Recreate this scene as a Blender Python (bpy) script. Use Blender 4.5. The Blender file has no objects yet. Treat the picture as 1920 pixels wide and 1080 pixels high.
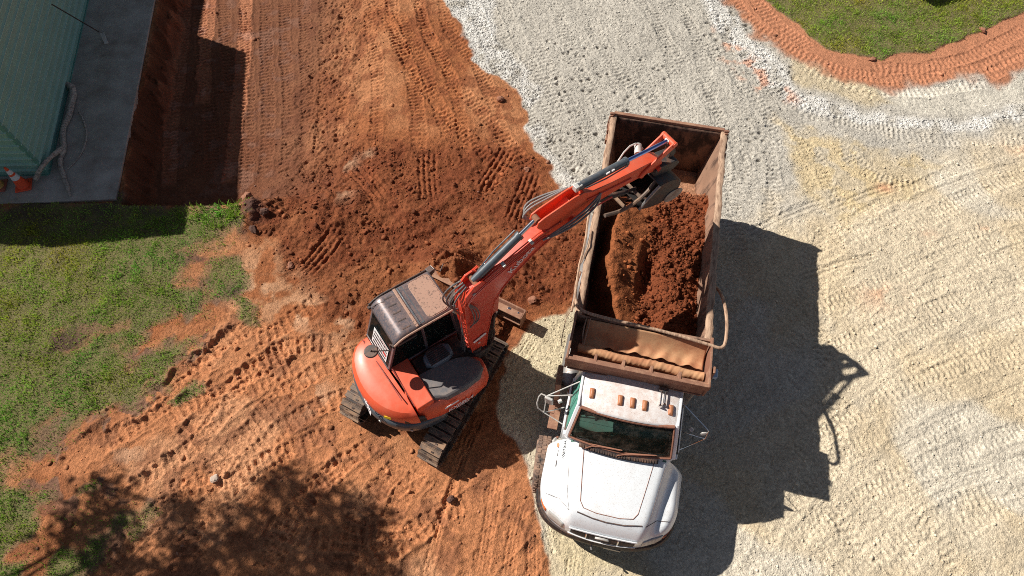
import bpy, math, random
import numpy as np
from mathutils import Matrix, Vector, noise as mnoise
rad = math.radians
random.seed(4); rng = np.random.default_rng(7)
SC = bpy.context.scene
COL = SC.collection

# ------------------------------------------------------------------ camera, sky, sun
F_PX, TILT, CAM_H = 1230.0, 28.0, 13.2
cam = bpy.data.cameras.new('camera'); cam_o = bpy.data.objects.new('camera', cam); COL.objects.link(cam_o)
cam.sensor_fit = 'HORIZONTAL'; cam.sensor_width = 36.0; cam.lens = 36.0 * F_PX / 1920.0
cam.clip_start = 0.1; cam.clip_end = 2000
cam_o.location = (0, 0, CAM_H); cam_o.rotation_euler = (rad(TILT), 0, 0)
SC.camera = cam_o
SUN_EL, SUN_AZ = 41.3, 155.0            # direction towards the sun, measured from +x towards +y
world = bpy.data.worlds.new('World'); SC.world = world; world.use_nodes = True
wn = world.node_tree; bg = wn.nodes['Background']
sky = wn.nodes.new('ShaderNodeTexSky'); sky.sky_type = 'NISHITA'; sky.sun_disc = False
sky.sun_elevation = rad(SUN_EL); sky.sun_rotation = rad(90 - SUN_AZ); sky.air_density = 0.6; sky.dust_density = 0.3; sky.ozone_density = 1.0
hs = wn.nodes.new('ShaderNodeHueSaturation'); hs.inputs['Saturation'].default_value = 0.65; wn.links.new(sky.outputs[0], hs.inputs['Color']); wn.links.new(hs.outputs[0], bg.inputs[0]); bg.inputs[1].default_value = 0.05
sl = bpy.data.lights.new('sun', 'SUN'); sl.energy = 5.0; sl.angle = rad(0.5); sl.color = (1.0, 0.955, 0.88)
so = bpy.data.objects.new('sun', sl); COL.objects.link(so)
sd = Vector((math.cos(rad(SUN_EL)) * math.cos(rad(SUN_AZ)), math.cos(rad(SUN_EL)) * math.sin(rad(SUN_AZ)), math.sin(rad(SUN_EL))))
so.rotation_euler = sd.to_track_quat('Z', 'Y').to_euler(); so.location = (-20, 10, 30)
SC.view_settings.view_transform = 'Standard'; SC.view_settings.look = 'None'
SC.view_settings.exposure = 0.35; SC.view_settings.gamma = 1.0
SC.render.resolution_x = 1024; SC.render.resolution_y = 576; SC.render.engine = 'CYCLES'; SC.cycles.filter_width = 1.0; SC.cycles.use_denoising = False

# ------------------------------------------------------------------ helpers
_t = rad(TILT); _fw = np.array([0, math.sin(_t), -math.cos(_t)]); _up = np.array([0, math.cos(_t), math.sin(_t)])
def at(px, py, z=0.0):                      # survey helper: where a point seen in the photograph stands at height z
    d = _fw * F_PX + np.array([1.0, 0, 0]) * (px - 960) + _up * (540 - py)
    k = (z - CAM_H) / d[2]
    return (float(d[0] * k), float(d[1] * k), float(z))

def T(x=0, y=0, z=0, rz=0, rx=0, ry=0):
    return Matrix.Translation((x, y, z)) @ Matrix.Rotation(rad(rz), 4, 'Z') @ Matrix.Rotation(rad(ry), 4, 'Y') @ Matrix.Rotation(rad(rx), 4, 'X')
I4 = Matrix.Identity(4)

class MB:
    def __init__(s, M=None): s.v = []; s.f = []; s.M = M or I4; s.log = []
    def add(s, vs, fs, M=None):
        m = s.M @ M if M is not None else s.M
        s.log.append((len(s.v), len(s.f))); b = len(s.v); s.v += [tuple(m @ Vector(v)) for v in vs]; s.f += [[b + i for i in f] for f in fs]
    def box(s, c, d, M=None, rz=0, rx=0, ry=0, taper=None):
        x, y, z = d[0] / 2, d[1] / 2, d[2] / 2; tx, ty = taper or (1, 1)
        vs = [(-x, -y, -z), (x, -y, -z), (x, y, -z), (-x, y, -z), (-x * tx, -y * ty, z), (x * tx, -y * ty, z), (x * tx, y * ty, z), (-x * tx, y * ty, z)]
        L = T(*c, rz=rz, rx=rx, ry=ry); L = (M @ L) if M is not None else L
        s.add(vs, [(0, 3, 2, 1), (4, 5, 6, 7), (0, 1, 5, 4), (1, 2, 6, 5), (2, 3, 7, 6), (3, 0, 4, 7)], L)
    def beam(s, p0, p1, w, h):              # box bar between two points
        p0, p1 = Vector(p0), Vector(p1); d = p1 - p0
        q = d.to_track_quat('X', 'Z').to_matrix().to_4x4()
        L = Matrix.Translation((p0 + p1) / 2) @ q
        x, y, z = d.length / 2, w / 2, h / 2
        s.add([(-x, -y, -z), (x, -y, -z), (x, y, -z), (-x, y, -z), (-x, -y, z), (x, -y, z), (x, y, z), (-x, y, z)],
              [(0, 3, 2, 1), (4, 5, 6, 7), (0, 1, 5, 4), (1, 2, 6, 5), (2, 3, 7, 6), (3, 0, 4, 7)], L)
    def cyl(s, p0, p1, r0, r1=None, n=16):
        r1 = r0 if r1 is None else r1
        p0, p1 = Vector(p0), Vector(p1); q = (p1 - p0).to_track_quat('Z', 'Y')
        vs = []
        for p, r in ((p0, r0), (p1, r1)):
            for i in range(n):
                a = 2 * math.pi * i / n; vs.append(p + q @ Vector((r * math.cos(a), r * math.sin(a), 0)))
        fs = [(i, (i + 1) % n, n + (i + 1) % n, n + i) for i in range(n)] + [tuple(range(n))[::-1], tuple(range(n, 2 * n))]
        s.add(vs, fs)
    def tube(s, pts, r, n=8, smooth=0, rs=None):
        P = [Vector(p) for p in pts]
        R = list(rs) if rs else [r] * len(P)
        for _ in range(smooth):
            Q = [P[0]]; S = [R[0]]
            for i in range(len(P) - 1):
                Q += [P[i] * .75 + P[i + 1] * .25, P[i] * .25 + P[i + 1] * .75]; S += [R[i] * .75 + R[i + 1] * .25, R[i] * .25 + R[i + 1] * .75]
            Q.append(P[-1]); S.append(R[-1]); P, R = Q, S
        vs, fs = [], []; prev = None
        for i, p in enumerate(P):
            d = (P[min(i + 1, len(P) - 1)] - P[max(i - 1, 0)]).normalized()
            if prev is None:
                u = d.orthogonal().normalized()
            else:
                u = (prev - d * prev.dot(d)).normalized()
            prev = u; w = d.cross(u)
            for k in range(n):
                a = 2 * math.pi * k / n; vs.append(p + (u * math.cos(a) + w * math.sin(a)) * R[i])
        m = len(P)
        for i in range(m - 1):
            for k in range(n):
                fs.append((i * n + k, i * n + (k + 1) % n, (i + 1) * n + (k + 1) % n, (i + 1) * n + k))
        fs += [tuple(range(n))[::-1], tuple(range((m - 1) * n, m * n))]
        s.add(vs, fs)
    def loft(s, rings, cap=True, closed=True):   # rings of equal length
        n = len(rings[0]); vs = [p for r in rings for p in r]; fs = []
        for i in range(len(rings) - 1):
            for k in range(n if closed else n - 1):
                fs.append((i * n + k, i * n + (k + 1) % n, (i + 1) * n + (k + 1) % n, (i + 1) * n + k))
        if cap: fs += [tuple(range(n))[::-1], tuple(range((len(rings) - 1) * n, len(rings) * n))]
        s.add(vs, fs)
    def prism(s, poly, z0, z1, ins=None, M=None):     # polygon in xy; ins=(inset at top)
        cx = sum(p[0] for p in poly) / len(poly); cy = sum(p[1] for p in poly) / len(poly)
        top = poly if not ins else [(p[0] + (cx - p[0]) * ins, p[1] + (cy - p[1]) * ins) for p in poly]
        n = len(poly)
        vs = [(p[0], p[1], z0) for p in poly] + [(p[0], p[1], z1) for p in top]
        s.add(vs, [tuple(range(n))[::-1], tuple(range(n, 2 * n))] + [(i, (i + 1) % n, n + (i + 1) % n, n + i) for i in range(n)], M)
    def prism_y(s, poly, y0, y1, M=None):             # polygon in xz extruded along y
        n = len(poly)
        vs = [(p[0], y0, p[1]) for p in poly] + [(p[0], y1, p[1]) for p in poly]
        s.add(vs, [tuple(range(n)), tuple(range(n, 2 * n))[::-1]] + [(i, n + i, n + (i + 1) % n, (i + 1) % n) for i in range(n)], M)
    def grid(s, fn, nu, nv):
        vs = [fn(i / (nu - 1), j / (nv - 1)) for j in range(nv) for i in range(nu)]
        s.add(vs, [(j * nu + i, j * nu + i + 1, (j + 1) * nu + i + 1, (j + 1) * nu + i) for j in range(nv - 1) for i in range(nu - 1)])
    def build_each(s, name, mat, parent, per=1, **kw):     # one object for every piece added (or every few pieces)
        cuts = s.log[::per] + [(len(s.v), len(s.f))]; out = []
        for (v0, f0), (v1, f1) in zip(cuts[:-1], cuts[1:]):
            q = MB(); q.v = s.v[v0:v1]; q.f = [[i - v0 for i in f] for f in s.f[f0:f1]]; out.append(q.build(name, mat, parent, **kw))
        return out
    def build(s, name, mat, parent=None, bevel=0, smooth=True, ang=35, seg=2, thick=0, sub=0, recalc=True):
        import bmesh
        me = bpy.data.meshes.new(name); me.from_pydata(s.v, [], s.f)
        bm = bmesh.new(); bm.from_mesh(me)
        if recalc: bmesh.ops.recalc_face_normals(bm, faces=bm.faces)
        bm.to_mesh(me); bm.free()
        me.materials.append(mat)
        if smooth:
            me.shade_smooth(); me.set_sharp_from_angle(angle=rad(ang))
        o = bpy.data.objects.new(name, me); COL.objects.link(o)
        if parent: o.parent = parent
        if thick: m = o.modifiers.new('thick', 'SOLIDIFY'); m.thickness = thick; m.offset = 0
        if sub: m = o.modifiers.new('sub', 'SUBSURF'); m.levels = sub; m.render_levels = sub
        if bevel: m = o.modifiers.new('bevel', 'BEVEL'); m.width = bevel; m.segments = seg; m.limit_method = 'ANGLE'; m.angle_limit = rad(35)
        return o

def tag(o, label=None, cat=None, group=None, kind=None):
    if label: o['label'] = label
    if cat: o['category'] = cat
    if group: o['group'] = group
    if kind: o['kind'] = kind
    return o
def empty(name, loc, rz=0):
    o = bpy.data.objects.new(name, None); COL.objects.link(o); o.location = loc; o.rotation_euler = (0, 0, rad(rz)); o.empty_display_size = .3
    return o
def lettering(name, text, size, mat, parent, M, depth=0.004, shear=0, spacing=1.0):
    cu = bpy.data.curves.new(name, 'FONT'); cu.body = text; cu.size = size; cu.extrude = depth; cu.align_x = 'CENTER'; cu.align_y = 'CENTER'; cu.shear = shear; cu.space_character = spacing
    cu.offset = size * .012; cu.resolution_u = 3
    to = bpy.data.objects.new(name + '_tmp', cu); COL.objects.link(to)
    dg = bpy.context.evaluated_depsgraph_get()
    me = bpy.data.meshes.new_from_object(to.evaluated_get(dg)); bpy.data.objects.remove(to)
    me.transform(M); me.materials.clear(); me.materials.append(mat)
    o = bpy.data.objects.new(name, me); COL.objects.link(o); o.parent = parent
    return o

# ------------------------------------------------------------------ materials
def new_mat(name):
    m = bpy.data.materials.new(name); m.use_nodes = True
    return m, m.node_tree, m.node_tree.nodes['Principled BSDF']
def mat(name, col, rough=.5, metal=0, dirt=None, dirt_amt=.3, dirt_scale=6, speck=0, bump=0, bump_scale=60, coat=0, updust=0, var=.12, lo=.5, hi=.62, streak=None):
    """painted / dirty surface: base colour, slow variation, patches of dirt, fine specks, dust lying on upward faces"""
    m, nt, b = new_mat(name); N = nt.nodes; L = nt.links
    tc = N.new('ShaderNodeTexCoord'); 
    def noise(scale, det=4, ro=.6, src=None):
        n = N.new('ShaderNodeTexNoise'); n.inputs['Scale'].default_value = scale; n.inputs['Detail'].default_value = det; n.inputs['Roughness'].default_value = ro
        L.new(src or tc.outputs['Object'], n.inputs['Vector']); return n.outputs['Fac']
    def ramp(src, a, b_, va=0., vb=1.):
        r = N.new('ShaderNodeMapRange'); r.inputs[1].default_value = a; r.inputs[2].default_value = b_; r.inputs[3].default_value = va; r.inputs[4].default_value = vb
        L.new(src, r.inputs[0]); return r.outputs[0]
    def mix(fac, a, c, blend='MIX'):
        x = N.new('ShaderNodeMix'); x.data_type = 'RGBA'; x.blend_type = blend
        for s, v in ((0, fac), (6, a), (7, c)):
            if hasattr(v, 'links') or hasattr(v, 'is_linked'): L.new(v, x.inputs[s])
            elif s == 0: x.inputs[0].default_value = v
            else: x.inputs[s].default_value = (*v, 1)
        return x.outputs[2]
    def mul(a, c):
        x = N.new('ShaderNodeMath'); x.operation = 'MULTIPLY'
        for i, v in enumerate((a, c)):
            if isinstance(v, (int, float)): x.inputs[i].default_value = v
            else: L.new(v, x.inputs[i])
        return x.outputs[0]
    c = mix(ramp(noise(2.3), .3, .7), tuple(v * (1 - var) for v in col), tuple(min(1, v * (1 + var)) for v in col))
    rg = None
    if dirt:
        src = tc.outputs['Object']
        if streak:
            mp = N.new('ShaderNodeMapping'); mp.inputs['Scale'].default_value = streak; L.new(src, mp.inputs[0]); src = mp.outputs[0]
        f = mul(ramp(noise(dirt_scale, 8, .7, src), lo, hi), dirt_amt)
        c = mix(f, c, dirt); rg = f
    if updust and dirt:
        g = N.new('ShaderNodeNewGeometry'); sx = N.new('ShaderNodeSeparateXYZ'); L.new(g.outputs['Normal'], sx.inputs[0])
        f2 = mul(mul(ramp(sx.outputs[2], .55, .95), ramp(noise(9, 8, .75), .34, .66)), updust)
        c = mix(f2, c, dirt)
    if speck and dirt:
        f3 = mul(ramp(noise(85, 3, .7), .60, .66), speck)
        c = mix(f3, c, tuple(v * .55 for v in dirt))
    L.new(c, b.inputs['Base Color'])
    b.inputs['Metallic'].default_value = metal
    if rg is not None: L.new(ramp(rg, 0, 1, rough, min(1, rough + .45)), b.inputs['Roughness'])
    else: b.inputs['Roughness'].default_value = rough
    if coat: b.inputs['Coat Weight'].default_value = coat; b.inputs['Coat Roughness'].default_value = .12
    if bump:
        bn = N.new('ShaderNodeBump'); bn.inputs['Strength'].default_value = bump; bn.inputs['Distance'].default_value = .01
        L.new(noise(bump_scale, 6, .7), bn.inputs['Height']); L.new(bn.outputs[0], b.inputs['Normal'])
    return m
DUST = (.42, .20, .11)
M = dict(
 white=mat('white_paint', (.85, .88, .90), .25, dirt=(.42, .26, .18), dirt_amt=.30, dirt_scale=3, speck=.8, coat=.6, updust=.12, var=.02, lo=.5, hi=.8),
 white_roof=mat('dusty_white_paint', (.84, .84, .83), .4, dirt=(.50, .27, .17), dirt_amt=.35, dirt_scale=5, speck=.9, updust=.5, var=.03, lo=.45, hi=.75),
 orange=mat('orange_paint', (.80, .105, .042), .42, dirt=(.55, .27, .17), dirt_amt=.30, dirt_scale=3, speck=.25, coat=.2, updust=.22, var=.07, lo=.45, hi=.75),
 boom=mat('red_orange_paint', (.70, .065, .030), .32, dirt=(.42, .2, .11), dirt_amt=.2, dirt_scale=5, speck=.3, coat=.3, updust=.28, var=.06, lo=.5, hi=.75),
 rust=mat('rusty_steel', (.26, .12, .075), .75, .15, dirt=(.46, .27, .17), dirt_amt=.7, dirt_scale=4, speck=.4, bump=.5, updust=.35, streak=(1, 1, .3)),
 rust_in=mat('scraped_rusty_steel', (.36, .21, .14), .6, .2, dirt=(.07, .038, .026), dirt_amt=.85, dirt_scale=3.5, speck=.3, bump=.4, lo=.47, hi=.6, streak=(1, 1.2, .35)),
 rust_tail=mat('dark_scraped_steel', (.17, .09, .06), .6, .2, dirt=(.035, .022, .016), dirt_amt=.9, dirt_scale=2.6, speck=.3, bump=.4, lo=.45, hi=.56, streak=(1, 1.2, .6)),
 rail=mat('weathered_rail', (.50, .33, .22), .8, dirt=(.20, .11, .07), dirt_amt=.8, dirt_scale=9, bump=.6, streak=(3, .5, 1), lo=.45, hi=.6),
 dark=mat('dark_grey_plastic', (.045, .05, .055), .5, dirt=DUST, dirt_amt=.3, dirt_scale=7, updust=.35, bump=.15),
 grillebox=mat('grille_plastic', (.17, .19, .22), .4, var=.1),
 black=mat('black_rubber', (.018, .018, .02), .6, dirt=DUST, dirt_amt=.25, dirt_scale=8, updust=.2),
 cabroof=mat('dusty_black_roof', (.075, .09, .115), .28, .2, dirt=(.36, .20, .14), dirt_amt=.42, dirt_scale=26, speck=.4, coat=.3, updust=.42, lo=.40, hi=.66),
 hatch=mat('dusty_hatch', (.40, .235, .165), .6, dirt=(.05, .04, .04), dirt_amt=.8, dirt_scale=22, lo=.56, hi=.62, var=.05),
 deck=mat('grey_deck', (.11, .11, .12), .6, dirt=(.34, .25, .20), dirt_amt=.35, dirt_scale=14, updust=.4, lo=.45, hi=.65),
 tyre=mat('dusty_tyre', (.05, .045, .045), .8, dirt=(.36, .22, .15), dirt_amt=.9, dirt_scale=5, bump=.3, lo=.35, hi=.6),
 shoe=mat('track_shoe', (.13, .095, .075), .6, .15, dirt=(.42, .26, .16), dirt_amt=.8, dirt_scale=3.2, bump=.4, speck=.3, updust=.25, lo=.46, hi=.62),
 steel=mat('grey_steel', (.30, .29, .28), .45, .6, dirt=(.33, .2, .13), dirt_amt=.5, dirt_scale=6, bump=.2),
 worn=mat('worn_bright_steel', (.58, .56, .52), .5, .2, dirt=(.3, .2, .14), dirt_amt=.35, dirt_scale=6, bump=.2),
 bucket=mat('dark_bucket_steel', (.055, .052, .052), .6, .2, dirt=(.20, .09, .05), dirt_amt=.7, dirt_scale=5, bump=.3),
 chrome=mat('chrome', (.75, .75, .76), .12, 1.0, var=.02),
 rod=mat('chromed_rod', (.30, .42, .80), .12, 1.0, var=.02),
 barrel=mat('cylinder_barrel', (.075, .10, .12), .38, .2, dirt=(.3, .2, .15), dirt_amt=.25, dirt_scale=8, updust=.2, coat=.2),
 hose=mat('hose_rubber', (.10, .10, .105), .5, dirt=(.4, .3, .25), dirt_amt=.5, dirt_scale=12),
 hosegrey=mat('grey_hose', (.20, .19, .185), .5, dirt=(.4, .3, .22), dirt_amt=.4, dirt_scale=12),
 amber=mat('dusty_amber_lens', (.42, .16, .07), .5, dirt=(.33, .15, .08), dirt_amt=.7, dirt_scale=30),
 amber2=mat('amber_lens', (.75, .18, .04), .25, var=.05),
 rubber=mat('dusty_seal', (.30, .13, .08), .8, dirt=(.12, .06, .04), dirt_amt=.5, dirt_scale=20),
 green_in=mat('green_trim', (.13, .25, .20), .7, var=.1),
 greenglass=mat('green_window_tint', (.03, .17, .13), .1, coat=1.0),
 canvas=mat('tan_canvas', (.56, .31, .16), .85, dirt=(.38, .13, .06), dirt_amt=.7, dirt_scale=2.2, bump=.3, bump_scale=30, lo=.42, hi=.62),
 siding=mat('green_siding', (.22, .43, .37), .45, .0, dirt=(.28, .33, .28), dirt_amt=.25, dirt_scale=1.2, var=.06, lo=.45, hi=.7),
 trim=mat('green_trim_metal', (.11, .29, .245), .4, var=.05),
 roofm=mat('galvanised_roof', (.42, .43, .42), .4, .6, dirt=(.25, .2, .16), dirt_amt=.3),
 concrete=mat('concrete', (.44, .405, .36), .85, dirt=(.22, .17, .14), dirt_amt=.7, dirt_scale=1.1, bump=.35, bump_scale=90, lo=.42, hi=.66),
 cone=mat('cone_orange', (.80, .09, .03), .5, dirt=(.3, .15, .08), dirt_amt=.15, dirt_scale=8),
 coneold=mat('faded_cone', (.62, .38, .10), .6, dirt=(.35, .2, .1), dirt_amt=.4, dirt_scale=8),
 conebase=mat('cone_base_red', (.42, .10, .06), .7, dirt=(.25, .15, .1), dirt_amt=.5),
 reflect=mat('reflective_collar', (.68, .70, .75), .35, var=.05),
 bark=mat('dead_wood', (.46, .41, .36), .9, dirt=(.15, .12, .10), dirt_amt=.8, dirt_scale=9, bump=.9, bump_scale=28, streak=(2, 2, 2), lo=.45, hi=.6),
 trunk=mat('bark', (.16, .11, .08), .9, bump=1.0, bump_scale=20, dirt=(.08, .06, .05), dirt_amt=.6),
 paper=mat('placard_white', (.75, .75, .74), .5, dirt=(.5, .3, .25), dirt_amt=.3, dirt_scale=14),
 ink=mat('printed_black', (.03, .03, .035), .6), inkred=mat('printed_red', (.50, .05, .05), .6),
 lettering=mat('white_lettering', (.80, .76, .76), .45, var=.02),
 yellow=mat('yellow_label', (.80, .58, .03), .5, var=.03),
 skirt=mat('red_cab_steel', (.24, .035, .025), .4, dirt=DUST, dirt_amt=.3, dirt_scale=6, coat=.3),
 stone=mat('dirt_stained_stone', (.30, .13, .075), .9, dirt=(.20, .07, .035), dirt_amt=.7, dirt_scale=6, bump=.8, bump_scale=20),
 palestone=mat('pale_stone', (.46, .36, .29), .9, dirt=(.42, .2, .1), dirt_amt=.5, dirt_scale=6, bump=.8, bump_scale=20),
 darkclod=mat('dark_clod', (.11, .055, .04), 1.0, dirt=(.2, .08, .04), dirt_amt=.5, dirt_scale=8, bump=1., bump_scale=25),
 plate=mat('scuffed_plate', (.34, .31, .27), .6, .1, dirt=(.25, .14, .09), dirt_amt=.5, dirt_scale=5),
 rib=mat('highlight_rib', (.38, .58, .52), .5, var=.08),  # lighter than the siding: rib highlights put into the colour
 blue=mat('pale_blue_box', (.45, .62, .78), .4),
)
def glass_mat(name, col, rough=.04, tint=.25, dust=0., dcol=(.30, .2, .15), lo=.22):
    m, nt, b = new_mat(name); N = nt.nodes; L = nt.links
    b.inputs['Base Color'].default_value = (*col, 1); b.inputs['Roughness'].default_value = rough; b.inputs['IOR'].default_value = 1.45
    tr = N.new('ShaderNodeBsdfTransparent'); tr.inputs[0].default_value = (*[tint + (1 - tint) * c for c in col], 1)
    mx = N.new('ShaderNodeMixShader'); out = N['Material Output']
    lw = N.new('ShaderNodeLayerWeight'); lw.inputs[0].default_value = .35
    mr = N.new('ShaderNodeMapRange'); mr.inputs[1].default_value = 0; mr.inputs[2].default_value = 1; mr.inputs[3].default_value = lo; mr.inputs[4].default_value = .95
    L.new(lw.outputs['Fresnel'], mr.inputs[0])
    fac = mr.outputs[0]
    if dust:
        tc = N.new('ShaderNodeTexCoord'); n = N.new('ShaderNodeTexNoise'); n.inputs['Scale'].default_value = 5; n.inputs['Detail'].default_value = 8; n.inputs['Roughness'].default_value = .7
        L.new(tc.outputs['Object'], n.inputs['Vector'])
        r = N.new('ShaderNodeMapRange'); r.inputs[1].default_value = .4; r.inputs[2].default_value = .68; r.inputs[3].default_value = 0; r.inputs[4].default_value = dust
        L.new(n.outputs['Fac'], r.inputs[0])
        c = N.new('ShaderNodeMix'); c.data_type = 'RGBA'; L.new(r.outputs[0], c.inputs[0]); c.inputs[6].default_value = (*col, 1); c.inputs[7].default_value = (*dcol, 1)
        L.new(c.outputs[2], b.inputs['Base Color'])
        mm = N.new('ShaderNodeMath'); mm.operation = 'MAXIMUM'; L.new(fac, mm.inputs[0]); L.new(r.outputs[0], mm.inputs[1]); fac = mm.outputs[0]
    L.new(fac, mx.inputs[0]); L.new(tr.outputs[0], mx.inputs[1]); L.new(b.outputs[0], mx.inputs[2]); L.new(mx.outputs[0], out.inputs['Surface'])
    return m
M['glass'] = glass_mat('cab_glass', (.02, .03, .03), tint=.55)
M['sideglass'] = glass_mat('green_side_glass', (.16, .42, .34), tint=.80, lo=.14)
M['wsglass'] = glass_mat('windshield_glass', (.02, .04, .03), tint=.95, dust=.45, lo=.06)

# ------------------------------------------------------------------ value noise on numpy arrays
_tabs = {}
def vn(x, y, s, seed=0):
    if seed not in _tabs: _tabs[seed] = np.random.default_rng(seed + 100).random((256, 256)).astype(np.float32)
    t = _tabs[seed]; u = x / s + 1000.37; v = y / s + 1000.71
    i = np.floor(u).astype(np.int64); j = np.floor(v).astype(np.int64); fu = (u - i).astype(np.float32); fv = (v - j).astype(np.float32)
    fu = fu * fu * (3 - 2 * fu); fv = fv * fv * (3 - 2 * fv)
    a = t[j & 255, i & 255]; b = t[j & 255, (i + 1) & 255]; c = t[(j + 1) & 255, i & 255]; d = t[(j + 1) & 255, (i + 1) & 255]
    return (a + (b - a) * fu) * (1 - fv) + (c + (d - c) * fu) * fv
def fbm(x, y, s, octv=4, seed=0, gain=.5):
    r = 0; a = 1.; tot = 0
    for k in range(octv):
        r = r + a * vn(x + 13.1 * k, y - 7.7 * k, s / (2 ** k), seed + k); tot += a; a *= gain
    return r / tot
def sst(a, b, x):
    t = np.clip((x - a) / (b - a), 0, 1); return t * t * (3 - 2 * t)

# ------------------------------------------------------------------ ground: heights and colours on one grid
GS = .0215
xf = np.arange(-15.6, 15.6, GS); yf = np.arange(0.1, 17.7, GS)
def far(a, sgn):
    o = []; st = .05; p = a
    while abs(p - a) < 260: p += sgn * st; o.append(p); st *= 1.45
    return o
xs = np.array(far(xf[0], -1)[::-1] + list(xf) + far(xf[-1], 1)); ys = np.array(far(yf[0], -1)[::-1] + list(yf) + far(yf[-1], 1))
X, Y = np.meshgrid(xs, ys); NY, NX = X.shape
# coarse signed distance fields of hand-surveyed outlines
cgx = np.arange(-18, 18.01, .1); cgy = np.arange(-2, 22.01, .1); CX, CY = np.meshgrid(cgx, cgy)
def poly_px(pts, z=0): return np.array([at(px, py, z)[:2] for px, py in pts])
def sdf(P):                                 # negative inside
    d = np.full(CX.shape, 1e9); inside = np.zeros(CX.shape, bool); n = len(P)
    for i in range(n):
        x0, y0 = P[i]; x1, y1 = P[(i + 1) % n]; ex, ey = x1 - x0, y1 - y0
        t = np.clip(((CX - x0) * ex + (CY - y0) * ey) / (ex * ex + ey * ey + 1e-12), 0, 1)
        d = np.minimum(d, np.hypot(CX - x0 - t * ex, CY - y0 - t * ey))
        c = ((y0 > CY) != (y1 > CY)) & (CX < (x1 - x0) * (CY - y0) / (y1 - y0 + 1e-12) + x0)
        inside ^= c
    return np.where(inside, -d, d)
def samp(G, x, y):
    u = np.clip((x - cgx[0]) / .1, 0, len(cgx) - 1.001); v = np.clip((y - cgy[0]) / .1, 0, len(cgy) - 1.001)
    i = u.astype(int); j = v.astype(int); fu = u - i; fv = v - j
    return (G[j, i] * (1 - fu) + G[j, i + 1] * fu) * (1 - fv) + (G[j + 1, i] * (1 - fu) + G[j + 1, i + 1] * fu) * fv
WX = (fbm(X, Y, .5, 3, 1) - .5) * .45; WY = (fbm(X, Y, .5, 3, 5) - .5) * .45
def region(pts, soft=.06, warp=1.0, z=0):
    G = sdf(poly_px(pts, z)); return 1 - sst(-soft, soft, samp(G, X + WX * warp, Y + WY * warp)), G
YARD = [(832, -400), (832, 0), (850, 30), (868, 62), (893, 110), (910, 140), (950, 152), (975, 175), (985, 210), (990, 240), (1012, 290), (1040, 335), (1075, 372), (1100, 420), (1130, 520), (1090, 575), (1060, 595), (1010, 605), (985, 625), (962, 650), (945, 690), (938, 730), (935, 770), (950, 805), (972, 825), (985, 850), (990, 900), (1000, 960), (1012, 1010), (1030, 1050), (1048, 1100), (1075, 1300), (3200, 1300), (3200, -400)]
BAND = [(1352, -60), (1375, 20), (1415, 55), (1470, 98), (1530, 125), (1590, 150), (1650, 165), (1700, 160), (1760, 150), (1830, 140), (1872, 152), (1925, 122), (2300, -40), (2300, -300), (1352, -300)]
GRASS_R = [(1422, -10), (1480, 35), (1530, 75), (1560, 98), (1640, 108), (1740, 98), (1830, 62), (1925, 20), (2300, -150), (2300, -400), (1300, -400), (1330, -100)]
GRASS_L = [(-700, 386), (0, 386), (90, 384), (218, 378), (250, 384), (350, 388), (445, 382), (452, 415), (420, 432), (392, 470), (355, 498), (345, 520), (392, 540), (385, 565), (345, 578), (305, 600), (250, 642), (232, 668), (262, 690), (320, 650), (372, 628), (345, 668), (310, 705), (268, 742), (190, 768), (132, 800), (100, 850), (62, 880), (60, 905), (140, 930), (215, 925), (262, 960), (300, 985), (235, 1020), (160, 1060), (140, 1130), (100, 1400), (-700, 1400)]
yard, Gy = region(YARD, .05, 1.0)
band, Gb = region(BAND, .28, 2.0)
lawnR, Glr = region(GRASS_R, .05, .6)
lawnL, Gll = region(GRASS_L, .32, 2.2)
isl1, _ = region([(405, 470), (450, 495), (452, 560), (410, 565), (385, 535)], .15, 1.6)
isl2, _ = region([(440, 560), (482, 565), (485, 600), (455, 605)], .15, 1.6)
isl3, _ = region([(335, 735), (372, 720), (360, 760), (310, 770)], .1, 1.6)
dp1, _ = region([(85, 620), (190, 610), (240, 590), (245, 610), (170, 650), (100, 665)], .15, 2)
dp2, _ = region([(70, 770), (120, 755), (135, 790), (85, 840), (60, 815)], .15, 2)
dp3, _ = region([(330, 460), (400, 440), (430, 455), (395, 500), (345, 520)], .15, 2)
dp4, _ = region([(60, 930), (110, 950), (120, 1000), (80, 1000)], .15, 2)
brownstrip, _ = region([(-100, 384), (220, 378), (300, 395), (180, 432), (-100, 415)], .2, 2)  # lawn strip mixed towards dark brown, with fewer blades
lawn = np.clip(np.maximum(lawnL, np.maximum(isl1, np.maximum(isl2, isl3)) * .75), 0, 1)
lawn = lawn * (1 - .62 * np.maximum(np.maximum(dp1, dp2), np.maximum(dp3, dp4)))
thin = fbm(X, Y, .7, 4, 21)
edge = sst(-.9, .2, samp(Gll, X, Y))
lawn = lawn * sst(.26, .50, thin + .30 * (1 - edge) + .06)
lowl = sst(4.3, 2.6, Y) * (X < -5)
lawn = lawn * (1 - lowl * sst(.42, .56, fbm(X, Y, .9, 3, 33)) * .9)
grass = np.maximum(lawn, lawnR)
yard = yard * (1 - band) * (1 - lawnR)
clump, _ = region([(455, 365), (520, 300), (620, 270), (720, 255), (830, 270), (930, 250), (1000, 320), (1100, 420), (1150, 520), (1080, 590), (960, 600), (930, 680), (700, 640), (610, 610), (560, 540), (520, 480), (470, 430)], .35, 2.2)
dry, _ = region([(470, 440), (600, 560), (690, 650), (640, 740), (470, 720), (400, 640), (420, 520)], .5, 2)
lowred, _ = region([(430, 560), (640, 640), (700, 800), (900, 850), (1000, 860), (1060, 1200), (100, 1200), (200, 900), (90, 870), (300, 700)], .5, 2)
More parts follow.
